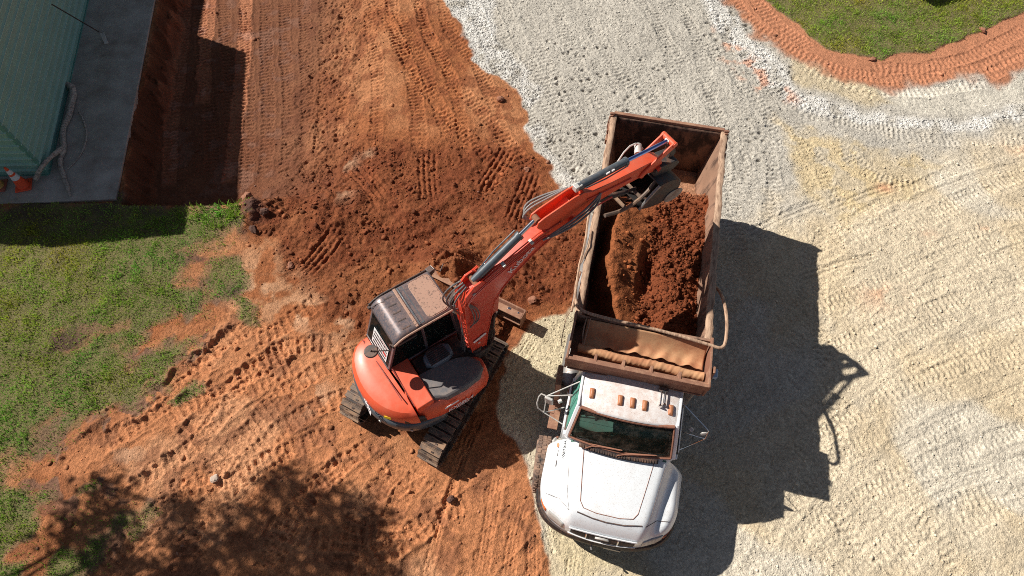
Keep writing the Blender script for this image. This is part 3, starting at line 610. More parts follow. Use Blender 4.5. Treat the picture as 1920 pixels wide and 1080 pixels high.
# gravel
x, y = frame_pts(300000)
w = gsamp(yard, x, y) * (.20 - .10 * gsamp(cream, x, y) + .9 * gsamp(np.clip(whiteg + wg2 + wg3, 0, 1), x, y) + .22 * (1 - gsamp(cream, x, y)) + .25 * (fbm(x, y, .8, 3, 35) > .56)) * (1 - .8 * gsamp(smooth_r, x, y))
keep = rng.random(len(x)) < w; x, y = x[keep], y[keep]; wh = gsamp(np.clip(whiteg + wg2, 0, 1), x, y)
r = rng.uniform(.006, .016, len(x)) * (1 + wh * .4); cols = gsamp(C, x, y) * rng.uniform(.65, 1.2, (len(x), 1)) + .03
tag(scatter('gravel', OCT_V, OCT_F, x, y, gsamp(H, x, y) + r * .35, r, np.clip(cols, 0, .85), MGV, .3), kind='stuff')
x, y = frame_pts(60000); w = gsamp(yard, x, y) * .035 + .003 * (1 - gsamp(grass, x, y)); keep = (rng.random(len(x)) < w) & ~((x < xsl(y) + .05) & (y > yslab0)); x, y = x[keep], y[keep]; r = rng.uniform(.014, .032, len(x)); IV, IF = ico()
tag(scatter('loose_stones', IV, IF, x, y, gsamp(H, x, y) + r * .3, r, np.clip(gsamp(C, x, y) * rng.uniform(.8, 1.2, (len(x), 1)) + .05, 0, .8), MGV, .3, .6), kind='stuff')
# grass blades
x, y = frame_pts(1500000)
gw = gsamp(grass, x, y) * (.35 + .65 * vn(x, y, .16, 37)) * (1 - .55 * gsamp(brownstrip, x, y)); keep = rng.random(len(x)) < gw * .72
keep &= ~((x < xsl(y) + .03) & (y > yslab0 - .02) & (x < 0)); x, y = x[keep], y[keep]; n = len(x)
tall = np.exp(-((x + 6.9) ** 2 / .7 + (y - 9.15) ** 2 / .12)) ; h = rng.uniform(.02, .06, n) * (.6 + 1.3 * vn(x, y, .22, 38)) * (1 + 1.6 * tall); a = rng.uniform(0, 6.28, n); wd = rng.uniform(.004, .008, n) * (1 + .5 * tall)
la = rng.uniform(0, 6.28, n); ln = rng.uniform(.2, .9, n) * h
z = gsamp(H, x, y) - .005; dx, dy = np.cos(a) * wd, np.sin(a) * wd; mx_, my_ = np.cos(la) * ln, np.sin(la) * ln
v = np.stack([np.stack([x - dx, y - dy, z], 1), np.stack([x + dx, y + dy, z], 1), np.stack([x + mx_ * .45 + dx * .8, y + my_ * .45 + dy * .8, z + h * .65], 1), np.stack([x + mx_, y + my_, z + h], 1)], 1)
v4 = v.reshape(-1, 3); f = np.arange(n * 4).reshape(n, 4)
gn = vn(x, y, .5, 39); warm = (fbm(x, y, 1.1, 3, 40) * .8 + rng.random(n) * .3) + .25 * (x > 3) + .18 * sst(-8, -11, x) * sst(5, 7, y) - .1 * tall
gc = np.stack([.19 + .29 * warm * warm, .36 + .14 * gn + .09 * warm, .045 + .04 * gn], 1) * rng.uniform(.7, 1.25, (n, 1))
strw = rng.random(n) < .05 + .10 * (x > 3) + .25 * gsamp(edge * lawnL, x, y) * vn(x, y, .7, 44); gc[strw] = np.array([.34, .30, .16]) * rng.uniform(.7, 1.1, (strw.sum(), 1))
gcc = np.concatenate([gc, np.ones((n, 1))], 1).repeat(4, 0)
def leaf_mat(name):
    m, nt, b = new_mat(name); N = nt.nodes; a = N.new('ShaderNodeAttribute'); a.attribute_name = 'Col'; nt.links.new(a.outputs['Color'], b.inputs['Base Color']); b.inputs['Roughness'].default_value = .6; b.inputs['Specular IOR Level'].default_value = .25
    t = N.new('ShaderNodeBsdfTranslucent'); nt.links.new(a.outputs['Color'], t.inputs[0]); mx = N.new('ShaderNodeMixShader'); mx.inputs[0].default_value = .35
    nt.links.new(b.outputs[0], mx.inputs[1]); nt.links.new(t.outputs[0], mx.inputs[2]); nt.links.new(mx.outputs[0], N['Material Output'].inputs['Surface']); return m
ML = leaf_mat('grass_blades')
tag(np_mesh('grass', v4, f, ML, gcc, False), kind='stuff')

# ------------------------------------------------------------------ building, slab and what lies on it
def slab():
    m = MB(); p = [(-9.72, 9.48), (-10.95, 19.4), (-24, 19.4), (-24, 8.75)]
    m.prism(p, -.55, .02); o = m.build('concrete_slab', M['concrete'], bevel=.012)
    tag(o, kind='structure')
    j = MB()
    for (a, b) in ((at(152, 165, .022), at(262, 158, .022)),):
        j.beam(a, b, .008, .003)
    return o
slab()
def building():
    BH = 3.68; A = Vector((-11.61, 10.23)); d1 = Vector((-.1494, .9888)); d0 = Vector((-.9997, -.024))
    B_ = A + d1 * 7.55; Cc = A + d0 * 7.0; D_ = B_ + d0 * 7.0
    t = empty('metal_building', (A.x, A.y, .02)); tag(t, 'pale green steel building with horizontal ribbed siding beside the concrete slab', 'building')
    def siding(P, Qp, out, nm):
        m = MB(T(-A.x, -A.y, -.02)); prof = []; z = .05
        while z < BH + .02:
            prof += [(0, z), (0, z + .150), (.030, z + .158), (.030, z + .166), (0, z + .205)]
            prof += [(.004, z + .196), (.004, z + .214), (0, z + .222)] if False else []
            z += .225
        prof.append((0, min(z, BH)))
        n = len(prof); vs = []
        for e in (P, Qp):
            vs += [(e.x + out.x * o_, e.y + out.y * o_, min(z_, BH)) for o_, z_ in prof]
        m.add(vs, [(i, i + 1, n + i + 1, n + i) for i in range(n - 1)])
        w_ = m.build(nm, M['siding'], t, thick=.01, smooth=False)
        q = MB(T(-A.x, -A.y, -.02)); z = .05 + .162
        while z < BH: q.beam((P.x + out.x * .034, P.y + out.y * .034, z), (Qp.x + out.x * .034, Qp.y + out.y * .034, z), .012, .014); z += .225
        q.build('rib_crest', M['rib'], w_, smooth=False)  # pale crest bars stand in for the highlight along each rib
        return w_
    nr = Vector((d1.y, -d1.x)); nf = Vector((-.024, -.9997)) * 1; nf = Vector((d0.y, -d0.x)) * (1 if (d0.y * 0 - d0.x * -1) < 0 else 1)
    if nf.y > 0: nf = -nf
    siding(A, B_, nr, 'siding'); siding(A, Cc, nf, 'siding')
    siding(B_, D_, -nf, 'siding')
    m = MB(T(-A.x, -A.y, -.02)); c3 = A + (nr + nf) * .008
    m.box((c3.x - .03, c3.y + .035, BH / 2 + .02), (.09, .09, BH), rz=6); m.build('corner_trim', M['trim'], t, bevel=.01)
    m = MB(T(-A.x, -A.y, -.02)); m.beam((A.x + .02, A.y, .03), (B_.x + .02, B_.y, .03), .03, .03); m.beam((A.x, A.y - .02, .03), (Cc.x, Cc.y - .02, .03), .03, .03); m.build('base_trim', M['trim'], t)
    m = MB(T(-A.x, -A.y, -.02)); mid = (A + Cc) / 2; mid2 = (B_ + D_) / 2
    rz = BH + .55
    m.add([(A.x, A.y, BH), (B_.x, B_.y, BH), (mid2.x, mid2.y, rz), (mid.x, mid.y, rz), (Cc.x, Cc.y, BH), (D_.x, D_.y, BH)], [(0, 1, 2, 3), (3, 2, 5, 4), (0, 3, 4), (1, 5, 2)])
    m.build('roof', M['roofm'], t, thick=.03, smooth=False)
    # lower rear wing (its roof gives the step in the shadow)
    m = MB(T(-A.x, -A.y, -.02)); E0 = Vector((-14.2, 18.3)); 
    m.prism([(-14.25, 17.75), (-14.9, 24), (-18.6, 24), (-18.6, 17.75)], 0, BH - .02); m.build('rear_wing', M['siding'], t)
building()
def cone(name, x, y, h, r, label, cm, tilt=0, lean=0, fallen=False, hex_=False):
    t = empty(name, (x, y, .022)); tag(t, label, 'traffic cone')
    b = MB(); b.box((0, 0, .018), (r * 2.5, r * 2.5, .036), rz=lean); b.build('base', M['conebase'] if hex_ else cm, t, bevel=.012)
    c = MB(); c.cyl((0, 0, .034), (0, 0, h), r, r * .16, 24); c.build('body', cm, t, bevel=.004)
    if not fallen:
        for a, b_ in ((.44, .62), (.70, .86)):
            f = lambda q: r + (r * .16 - r) * (q * h - .034) / (h - .034) + .003
            m = MB(); m.cyl((0, 0, a * h), (0, 0, b_ * h), f(a), f(b_), 24); m.build('reflective_collar', M['reflect'], t)
    return t
cone('traffic_cone', -12.10, 9.88, .72, .15, 'orange traffic cone with two white reflective collars at the building corner', M['cone'], lean=15)
cone('traffic_cone', -12.72, 9.86, .46, .15, 'faded yellow cone on a dull red square base left of the orange cone', M['coneold'], lean=8, fallen=True, hex_=True)
def hoe():
    a = Vector(at(97, 8, 1.55)); e = Vector(at(186, 60, .30)); k = Vector(at(192, 62, .16)); 
    t = empty('garden_hoe', at(196, 70, .02)); tag(t, 'long handled garden hoe leaning against the green siding with its blade on the slab', 'hoe'); o = Vector(t.location)
    m = MB(); m.tube([a - o, e - o], .016, 8); m.build('handle', M['black'], t)
    m = MB(); m.tube([e - o, (e + k) / 2 + Vector((0, 0, .03)) - o, k - o], .012, 8, smooth=1); m.build('neck', M['steel'], t)
    h0 = Vector(at(191, 62, .14)) - o; h1 = Vector(at(200, 82, .03)) - o; m = MB(); m.beam(h0, h1, .11, .02); m.build('blade', M['worn'], t, bevel=.004)
hoe()
def log(name, segs, label, cat='driftwood'):
    t = MB(); x0, y0, _ = at(*segs[0][0][0][:2]); 
    for pts, rs in segs:
        P = [at(px, py, z) for px, py, z in pts]; P = [(p[0], p[1], p[2] + .02) for p in P]
        t.tube(P, .05, 9, smooth=2, rs=rs)
    for i, v in enumerate(t.v):
        k = math.sin(v[0] * 57 + v[1] * 31) * math.cos(v[1] * 47 + v[2] * 71); t.v[i] = (v[0] + k * .009, v[1] + k * .011, v[2] + k * .008)
    ctr = at(segs[0][0][0][0], segs[0][0][0][1], 0); t.v = [(v[0] - ctr[0], v[1] - ctr[1], v[2]) for v in t.v]
    o = t.build(name, M['bark'], ang=60); o.location = (ctr[0], ctr[1], 0); tag(o, label, cat)
log('dead_branch', [([(119, 162, .12), (128, 158, .10), (140, 170, .09), (134, 200, .08), (129, 222, .08), (119, 240, .08), (118, 262, .09), (121, 282, .08), (112, 300, .07), (116, 320, .06), (126, 345, .05), (132, 368, .04)], [.03, .075, .085, .08, .075, .065, .07, .075, .055, .05, .045, .03]),
    ([(121, 276, .09), (108, 286, .20), (94, 297, .34), (78, 314, .34), (68, 336, .12)], [.06, .06, .055, .055, .06])], 'thick forked grey dead branch lying on the slab against the green building')
log('curved_stick', [([(148, 209, .03), (157, 225, .02), (164, 250, .02), (160, 275, .02), (148, 298, .02), (128, 318, .02)], [.018, .024, .022, .024, .018, .012])], 'thin curved stick lying on the concrete right of the forked branch', 'stick')

# ------------------------------------------------------------------ stones one can point at
def rock(name, px, py, r, label, m_, seed, z0=None, sq=(1, 1, .7)):
    x, y, _ = at(px, py); V, F = ico(); import bmesh
    bm = bmesh.new(); bmesh.ops.create_icosphere(bm, subdivisions=3, radius=1)
    rs = random.Random(seed); dirs = [Vector((rs.uniform(-1, 1), rs.uniform(-1, 1), rs.uniform(-.6, 1))).normalized() for _ in range(9)]; off = [rs.uniform(.55, .95) for _ in dirs]
    from mathutils import noise as mn
    for v in bm.verts:
        p = v.co.copy()
        for d, o in zip(dirs, off):
            e = p.dot(d) - o
            if e > 0: p -= d * e * .9
        p *= 1 + .30 * mn.noise(v.co * 2.2 + Vector((seed, 0, 0))) + .16 * mn.noise(v.co * 6 + Vector((seed, 5, 0))); v.co = Vector((p.x * r * sq[0], p.y * r * sq[1], p.z * r * sq[2]))
    me = bpy.data.meshes.new(name); bm.to_mesh(me); bm.free(); me.materials.append(m_); me.shade_smooth(); me.set_sharp_from_angle(angle=rad(30))
    o = bpy.data.objects.new(name, me); COL.objects.link(o); o.location = (x, y, gz(x, y) + r * sq[2] * .45); o.rotation_euler = (0, 0, rs.uniform(0, 6)); tag(o, label, 'rock'); return o
rock('rock', 938, 187, .10, 'rust coloured stone on the smooth red ground close to the white gravel edge', M['stone'], 3)
rock('rock', 988, 318, .08, 'small red stone left of the gravel edge above the excavator arm', M['stone'], 5)
rock('earth_lump', 461, 368, .15, 'big brown earth lump where the shaded pad meets the tall grass', M['stone'], 8)
rock('earth_lump', 476, 434, .10, 'dark wet earth lump between the grass edge and the loose red soil', M['darkclod'], 9, sq=(1.3, .9, .6))
rock('earth_lump', 500, 405, .11, 'dark earth lump right of the tall grass', M['darkclod'], 10)
rock('rock', 403, 898, .085, 'pale stone lying beside the tree shadow', M['palestone'], 11)
rock('rock', 545, 497, .09, 'small orange stone on the loose soil left of the excavator cab', M['stone'], 12)
rock('rock', 1842, 58, .11, 'flat red stone on the rim of the red track below the right lawn', M['stone'], 13, sq=(1.2, .8, .6))
rock('rock', 1637, 111, .11, 'flat salmon stone where the right lawn curves down to the red track', M['stone'], 14, sq=(1.2, .7, .5))
rock('earth_lump', 846, 938, .08, 'brown earth lump beside the tyre tread marks', M['darkclod'], 15)
rock('rock', 998, 566, .10, 'reddish stone beside the dozer blade', M['stone'], 16)
rock('rock', 1210, 12, .05, 'small dark pebble in the grey gravel', M['darkclod'], 17) if False else None

# ------------------------------------------------------------------ dump truck (local: -y is forward, x to its left side door's opposite)
TX, TY, TR = 2.11, 3.93, -12.7
tr = empty('dump_truck', (TX, TY, 0), TR); tag(tr, 'white dump truck with a rusty open bed being loaded with red soil', 'dump truck')
m = MB(); [m.beam((s * .42, -2.05, .85), (s * .42, 5.3, .85), .08, .24) for s in (-1, 1)]
for y in (-1.6, -.2, 1.4, 2.9, 4.4, 5.2): m.box((0, y, .85), (.8, .1, .16))
m.cyl((0, -1.0, .8), (0, 2.6, .62), .06, n=10); m.box((0, -1.4, .95), (.7, .9, .5)); m.build('chassis_frame', M['dark'], tr)
def wheel(x, y, side, dual=False, steer=0, rr=.53, w=.27):
    Mw = T(x, y, rr, rz=steer)
    prof = [(.27, -w / 2), (.44, -w / 2 - .012), (.50, -w / 2 + .03), (rr, -w / 2 + .055), (rr + .004, 0), (rr, w / 2 - .055), (.50, w / 2 - .03), (.44, w / 2 + .012), (.27, w / 2)]
    t_ = MB(Mw); n = 40
    t_.loft([[(o, r * math.cos(6.28318 * k / n), r * math.sin(6.28318 * k / n)) for k in range(n)] for r, o in prof], cap=False)
    for k in range(36):                     # tread blocks
        a = 6.28318 * k / 36
        for o in (-.085, 0, .085): t_.box((o, (rr + .004) * math.cos(a + o * .6), (rr + .004) * math.sin(a + o * .6)), (.065, .055, .014), rx=math.degrees(a + o * .6) - 90)
    wo = t_.build('wheel', M['tyre'], tr, ang=40)
    r_ = MB(Mw); s = side
    r_.loft([[(o * s, r * math.cos(6.28318 * k / 24), r * math.sin(6.28318 * k / 24)) for k in range(24)] for r, o in ((.275, w / 2), (.26, w / 2 - .03), (.16, w / 2 - .08 if not dual else w / 2 - .12), (.11, w / 2 - .07), (.09, w / 2 - .01), (.0, w / 2))], cap=False)
    for k in range(10): a = 6.28318 * k / 10; r_.cyl((s * (w / 2 - .09), .2 * math.cos(a), .2 * math.sin(a)), (s * (w / 2 - .04), .2 * math.cos(a), .2 * math.sin(a)), .016, n=6)
    r_.build('rim', M['white_roof'], wo)
wheel(-1.275, -1.33, -1, steer=5); wheel(1.05, -1.33, 1, steer=6)
for y in (2.62, 3.78):
    for s in (-1, 1):
        wheel(s * 1.02, y, s, True); wheel(s * .70, y, s, True)
m = MB()
for y in (-1.33, 2.62, 3.78): m.cyl((-1.0, y, .53), (1.0, y, .53), .07, n=10); m.box((0, y, .55), (.4, .4, .35) if y > 0 else (.2, .2, .2))
m.build_each('axle', M['dark'], tr, per=2, bevel=.02)
for s in (-1, 1):
    m = MB()
    for y in (2.62, 3.78):
        m.grid(lambda u, v: (s * (.86 + .44 * v + (.03 if v > .9 else 0)), y + .60 * math.cos(math.pi * (.08 + .84 * u)), .58 + .62 * math.sin(math.pi * (.08 + .84 * u)) - .03 * v * v), 16, 5)
    m.build_each('rear_mudguard', M['dark' if s > 0 else 'hosegrey'], tr, thick=.012)
m = MB(); m.cyl((-1.02, .15, .72), (-1.02, 1.35, .72), .26, n=24); m.build('fuel_tank', M['steel'], tr, bevel=.02)
m = MB(); m.box((-1.22, -.33, .62), (.20, .62, .04)); m.box((-1.30, -.33, .88), (.12, .16, .05)); m.build('step', M['rust'], tr, bevel=.01)
m = MB(); m.box((1.0, .6, .7), (.42, .7, .42)); m.build('battery_box', M['dark'], tr, bevel=.02)
m = MB(); m.box((-1.27, .10, 1.20), (.10, .40, .9), rz=4); m.build('hoist_bracket', M['rust'], tr, bevel=.01)

# cab: lower body, pillars, roof
CW = .93
def ring(y, z, w, r=.1, n=6):
    return None
m = MB()
low = lambda z, w, y0, y1: [(-w, y1, z), (-w, y0 + .1, z), (-w + .09, y0, z), (w - .09, y0, z), (w, y0 + .1, z), (w, y1, z)]
m.loft([low(.78, 1.0, -1.0, .08), low(1.0, 1.02, -1.0, .10), low(1.45, 1.02, -1.02, .10), low(1.62, .99, -1.04, .10), low(1.70, .96, -1.0, .09)], cap=False)
m.build('cab_body', M['white'], tr, bevel=.025)
def roof_z(x, y): return 2.36 - .075 * (abs(x) / .86) ** 3 - .045 * max(0, (-y - .25) / .38) ** 2 * 1.0 - .02 * max(0, (y + .1) / .2) ** 2
def roof_w(y): return .865 - .02 * max(0, (-y - .3)) / .3
m = MB()
def rf(u, v):
    y = .10 - .73 * v; yy = y - .075 * (1 - (2 * u - 1) ** 2) * v; x = (2 * u - 1) * roof_w(y)
    return (x, yy, roof_z(x, y))
m.grid(rf, 25, 17); m.build('roof', M['white_roof'], tr, thick=.035, ang=60)
# pillars
wsB = lambda x: (x, -1.00 - .10 * (1 - (x / .95) ** 2), 1.70); wsT = lambda x: (x, -.625 - .075 * (1 - (x / .85) ** 2), 2.285)
m = MB()
for s in (-1, 1):
    m.beam((s * .95, -1.0, 1.66), (s * .845, -.60, 2.28), .075, .06)
    m.beam((s * .97, .05, 1.64), (s * .86, .06, 2.30), .12, .06)
    m.beam((s * .855, -.62, 2.29), (s * .865, .08, 2.30), .05, .06)
    m.beam((s * .985, -1.0, 1.69), (s * .985, .08, 1.69), .06, .05)
m.box((0, .09, 1.78), (1.75, .03, .28)); m.box((0, .09, 2.27), (1.75, .03, .08)); m.build('pillar_frame', M['white'], tr, bevel=.015)
for s in (-1, 1):
    m = MB(); m.box((s * 1.025, -.44, 1.28), (.035, .84, .78)); 
    d = m.build('door', M['white'], tr, bevel=.015)
    w_ = MB(); w_.add([(s * .985, -.90, 1.71), (s * .985, .0, 1.71), (s * .872, .02, 2.26), (s * .862, -.58, 2.26)], [(0, 1, 2, 3)]); w_.build('door_window', M['sideglass'] if s < 0 else M['glass'], d, thick=.006, smooth=False)
    h_ = MB(); h_.box((s * 1.055, -.12, 1.52), (.03, .14, .035)); h_.build('handle', M['chrome'], d, bevel=.006)
    g_ = MB(); g_.beam((s * .995, .0, 1.715), (s * .995, -.92, 1.715), .03, .02); g_.beam((s * .985, -.30, 1.71), (s * .868, -.30, 2.26), .02, .025); g_.build('window_seal', M['dark'], d)
m = MB()                                     # windscreen, curved
def ws(u, v):
    x = (2 * u - 1); a = wsB(x * .90); b = wsT(x * .80); bulge = .02 * math.sin(math.pi * v)
    return (a[0] * (1 - v) + b[0] * v, a[1] * (1 - v) + b[1] * v - bulge, a[2] * (1 - v) + b[2] * v + bulge)
m.grid(ws, 17, 7); m.build('windshield', M['wsglass'], tr, thick=.006)
m = MB(); e = [ws(i / 16, 0) for i in range(17)] + [ws(1, j / 6) for j in range(1, 7)] + [ws(1 - i / 16, 1) for i in range(1, 17)] + [ws(0, 1 - j / 6) for j in range(1, 7)]
m.tube([ws(i / 16, 1) for i in range(17)], .032, 8); m.tube([ws(0, j / 6) for j in range(7)], .018, 6); m.tube([ws(1, j / 6) for j in range(7)], .018, 6); m.tube([ws(i / 16, 0) for i in range(17)], .024, 8)
m.build('windshield_seal', M['rubber'], tr)
m = MB()                                     # interior
m.grid(lambda u, v: ((2 * u - 1) * .86, -1.02 + .36 * v - .08 * (1 - (2 * u - 1) ** 2) * (1 - v), 1.66 + .02 * math.sin(v * 3) - .10 * v * v), 14, 6)
m.box((0, -.60, 1.45), (1.7, .12, .34)); m.box((0, -.86, 1.55), (1.7, .42, .12)); m.box((0, -.3, 1.05), (1.75, .8, .05))
m.box((0, .05, 1.45), (1.7, .03, .6))
for x in (-.52, -.2, .12, .5): m.box((x, -.84, 1.668), (.2, .03, .012), rz=2)
m.build('interior_trim', M['green_in'], tr, thick=.004)
m = MB(); [m.box((x, -.84, 1.683), (.18, .022, .006)) for x in (-.6, -.32, -.04)]; m.build_each('dashboard_vent', M['black'], tr); m = MB(); m.tube([(-.1, -.9, 1.70), (-.03, -.82, 1.75), (.03, -.88, 1.71), (.1, -.8, 1.72)], .008, 5, 1); m.tube([(.02, -.80, 1.70), (.12, -.84, 1.72), (.22, -.78, 1.70), (.3, -.86, 1.71)], .007, 5, 1); m.build_each('cable', M['black'], tr)
m = MB(); m.box((-.48, -.05, 1.35), (.5, .5, .14)); m.box((-.48, .0, 1.7), (.5, .14, .62), rx=-8); m.box((.4, -.05, 1.35), (.8, .5, .14)); m.box((.4, .0, 1.7), (.8, .14, .62), rx=-8); m.build_each('seat', M['deck'], tr, per=2, bevel=.04)
m = MB(); P = [(-.48 + .2 * math.cos(a / 24 * 6.283), -.52 + .10 * math.sin(a / 24 * 6.283), 1.68 + .16 * math.sin(a / 24 * 6.283)) for a in range(25)]; m.tube(P, .015, 6); m.beam((-.48, -.52, 1.68), (-.48, -.66, 1.56), .03, .03); m.build('steering_wheel', M['black'], tr)
# hood and wings as one shaped surface
def hw(y):                                   # outline half width
    t = (-y - 1.02)
    flare = 1.0 + .23 * float(sst(-.16, .12, np.array(t)))
    if t > .62: flare *= max(0, 1 - ((t - .62) / .885) ** 2.5) ** (1 / 2.6)
    return flare
def hood_z(x, y):
    t = -y - 1.02; ax = abs(x)
    c = .84 - .17 * t
    zh = 1.665 - .15 * t - .05 * (ax / .8) ** 2; zf = 1.34 - .06 * t - .10 * max(0, t - .8)
    a = float(sst(c - .03, c + .27, np.array(ax))); z = zh * (1 - a) + zf * a
    w = hw(y); d = max(0, 1 - ax / max(w, 1e-3)); e = min(1, d * max(w, .01) / .16)
    z -= (1 - e) ** 2 * .16
    fr = max(0, (1.47 - t)); nose = (1.47 - t) - .12 * (ax / 1.0) ** 2
    if t > 1.05: z -= .62 * (max(0, (t - 1.05) / .45)) ** 2.4 * .75 + .0
    return z
ys_h = [-1.02 - 1.50 * (1 - (1 - k / 40) ** 1.35) for k in range(41)]
m = MB(); rings = []
nx = 49
for k, y in enumerate(ys_h):
    w = hw(y); r = []
    for i in range(nx):
        u = -1 + 2 * i / (nx - 1); u = math.copysign(abs(u) ** .85, u); r.append((u * w, y, hood_z(u * w, y)))
    rings.append(r)
m.loft(rings, cap=False, closed=False)
sk = []                                      # skirts down the sides and nose
for r in rings: sk.append(r[0])
front = [r[0] for r in rings] + rings[-1][1:-1] + [r[-1] for r in rings][::-1]
m.loft([front, [(p[0] * 1.005, p[1] * 1.0, .74 if abs(p[1] + 1.33) > .62 else 1.02) for p in front]], cap=False, closed=False)
m.build('hood', M['white'], tr, ang=50, thick=0)
hz = lambda x, y: hood_z(x, y) + .004
def line(pts, r=.006): return [(x, y, hz(x, y)) for x, y in pts]
def dens(P, n=10):
    o = []
    for a, b in zip(P[:-1], P[1:]):
        for k in range(n): o.append((a[0] + (b[0] - a[0]) * k / n, a[1] + (b[1] - a[1]) * k / n))
    return o + [P[-1]]
m = MB(); m.tube(line(dens([(-.60, -1.14), (-.55, -1.6), (-.50, -2.02), (-.43, -2.12), (-.2, -2.16), (.2, -2.16), (.43, -2.12), (.50, -2.02)])), .006, 6)
m.tube(line(dens([(.50, -2.02), (.57, -1.6), (.64, -1.14)])), .004, 6); m.build('hood_seam', M['rubber'], tr)
for s_ in (-1, 1):
    m = MB(); m.tube(line(dens([(s_ * .86, -1.16), (s_ * .80, -1.5), (s_ * .74, -1.95), (s_ * .66, -2.2)])), .004, 5); m.tube(line(dens([(s_ * 1.10, -1.98), (s_ * .86, -2.02), (s_ * .66, -2.2)])), .005, 5); m.build('wing_seam', M['dark'], tr)
m = MB(); m.tube([(x, y, hz(x, y) - .006) for x, y in dens([(-.52, -2.20), (-.25, -2.245), (0, -2.26), (.3, -2.245), (.60, -2.19)])], .013, 6); m.build('nose_gap', M['dark'], tr)
m = MB(); m.grid(lambda u, v: ((2 * u - 1) * .70, -1.075 - .075 * v - .06 * (1 - (2 * u - 1) ** 2), 1.695 - .018 * v), 20, 3)
for k in range(30): x = -.66 + k * .0455; m.box((x, -1.12 - .05 * (1 - (x / .7) ** 2), 1.695), (.012, .05, .008))
m.build('cowl_vent', M['black'], tr, thick=.01)
m = MB()
for x0, x1 in ((-.55, .02), (.02, .62)):
    a = ws((x0 / .9 + 1) / 2, .02); b = ws((x1 / .9 + 1) / 2, .10); m.tube([(x0 - .04, -1.17, 1.71), (a[0] + .1, a[1] - .03, a[2] + .02), (b[0], b[1] - .02, b[2] + .02)], .010, 6, 1); m.beam((a[0] + .05, a[1] - .012, a[2] + .012), (b[0] + .03, b[1] - .012, b[2] + .012), .016, .012)
m.build_each('wiper', M['rubber'], tr, per=2)
# grille, emblem, lamps, bumper
def front_pt(x, off=0, z=1.1):
    lo_, hi_ = -2.52, -1.9
    for _ in range(30):
        mid_ = (lo_ + hi_) / 2
        if hw(mid_) > abs(x) and hood_z(x, mid_) > z: hi_ = mid_
        else: lo_ = mid_
    return lo_ - off
m = MB(); N_ = 17
def slot(x0, x1, z0, z1, off, n=15):
    m_ = MB(); m_.grid(lambda u, v: (x0 + (x1 - x0) * u, front_pt(x0 + (x1 - x0) * u, off, z0 + (z1 - z0) * v), z0 + (z1 - z0) * v), n, 5); return m_
slot(-.56, .56, .985, 1.155, .012).build('grille', M['black'], tr, thick=.01)
slot(-.60, .60, 1.158, 1.185, .022).build('grille_surround', M['white'], tr, thick=.02, bevel=.006)
slot(-.60, .60, .952, .982, .026).build('grille_surround', M['white'], tr, thick=.02, bevel=.006)
for x in (-.28, .28): slot(x - .012, x + .012, .985, 1.155, .022, 3).build('grille_bar', M['chrome'], tr, thick=.008)
m = MB(); yy = front_pt(0, .03, 1.09); P = [(.125 * math.cos(a / 20 * 6.283), yy, 1.10 + .045 * math.sin(a / 20 * 6.283)) for a in range(20)]
m.loft([[(p[0], p[1] + .02, p[2] + .01) for p in P], [(p[0], p[1] - .012, p[2]) for p in P]]); m.build('emblem', M['worn'], tr, bevel=.004)
for s in (-1, 1):
    a0, a1 = (-1.02, -.70) if s < 0 else (.70, 1.02); hb = slot(a0, a1, .93, 1.13, .010, 9); hb.build('headlight', mat_head if 'mat_head' in globals() else M['worn'], tr, thick=.01)
    a0, a1 = (-1.16, -1.05) if s < 0 else (1.05, 1.16); slot(a0, a1, .93, 1.08, .014, 5).build('turn_signal', M['amber2'], tr, thick=.01)
m = MB(); P = []
for k in range(41):
    a = -1 + 2 * k / 40; ang_ = a * math.pi / 2 * .98
    P.append((1.27 * math.copysign(abs(math.sin(ang_)) ** .8, ang_), -1.62 - .925 * abs(math.cos(ang_)) ** .62))
rings = []
for z, o in ((.50, -.03), (.54, 0), (.72, .01), (.78, -.02), (.78, -.12)): rings.append([(p[0] * (1 + o / 1.2), p[1] - o * .9 * abs(math.cos((-1 + 2 * k / 40) * 1.5)), z) for k, p in enumerate(P)])
m.loft(rings, cap=False, closed=False); m.build('bumper', M['black'], tr, thick=.02)
m = MB(); [m.tube([(x, -2.5, .62), (x, -2.62, .60), (x, -2.64, .68)], .018, 7, 1) for x in (-.12,)]; m.build('tow_hook', M['steel'], tr); m = MB(); m.box((.25, -2.56, .62), (.3, .012, .13)); m.build('front_plate', M['steel'], tr)
# badge and lettering on the wing, small lamps
def wing(x, y, up=.006):
    z = hood_z(x, y); zx = (hood_z(x + .03, y) - hood_z(x - .03, y)) / .06; zy = (hood_z(x, y + .03) - hood_z(x, y - .03)) / .06
    n = Vector((-zx, -zy, 1)).normalized(); q = Vector((0, 0, 1)).rotation_difference(n).to_matrix().to_4x4()
    return Matrix.Translation(Vector((x, y, z)) + n * up) @ q
lettering('lettering', 'WKC001', .085, M['ink'], tr, wing(-.93, -1.20, .008) @ T(rz=-95) , .0015, spacing=1.0)
m = MB(); m.add([], []); 
for x, y, sx, sy in ((-1.03, -1.26, .012, .11), (-1.025, -1.44, .012, .11)): m.box((0, 0, 0), (sx, sy, .01), wing(x, y))
m.build_each('wing_vent', M['dark'], tr)
m = MB(); m.cyl((0, 0, -.01), (0, 0, .012), .034, n=14); m.v = [tuple(wing(-1.05, -1.12) @ Vector((v[0] * .7, v[1] * 1.3, v[2]))) for v in m.v]; m.build('side_marker', M['amber2'], tr)
m = MB(); m.box((0, 0, .02), (.05, .12, .04), wing(-1.12, -1.02)); m.build('hood_latch', M['worn'], tr, bevel=.006); m = MB(); m.box((0, .10, .01), (.07, .06, .03), wing(-1.12, -1.02)); m.build('latch_strap', M['rubber'], tr, bevel=.006)
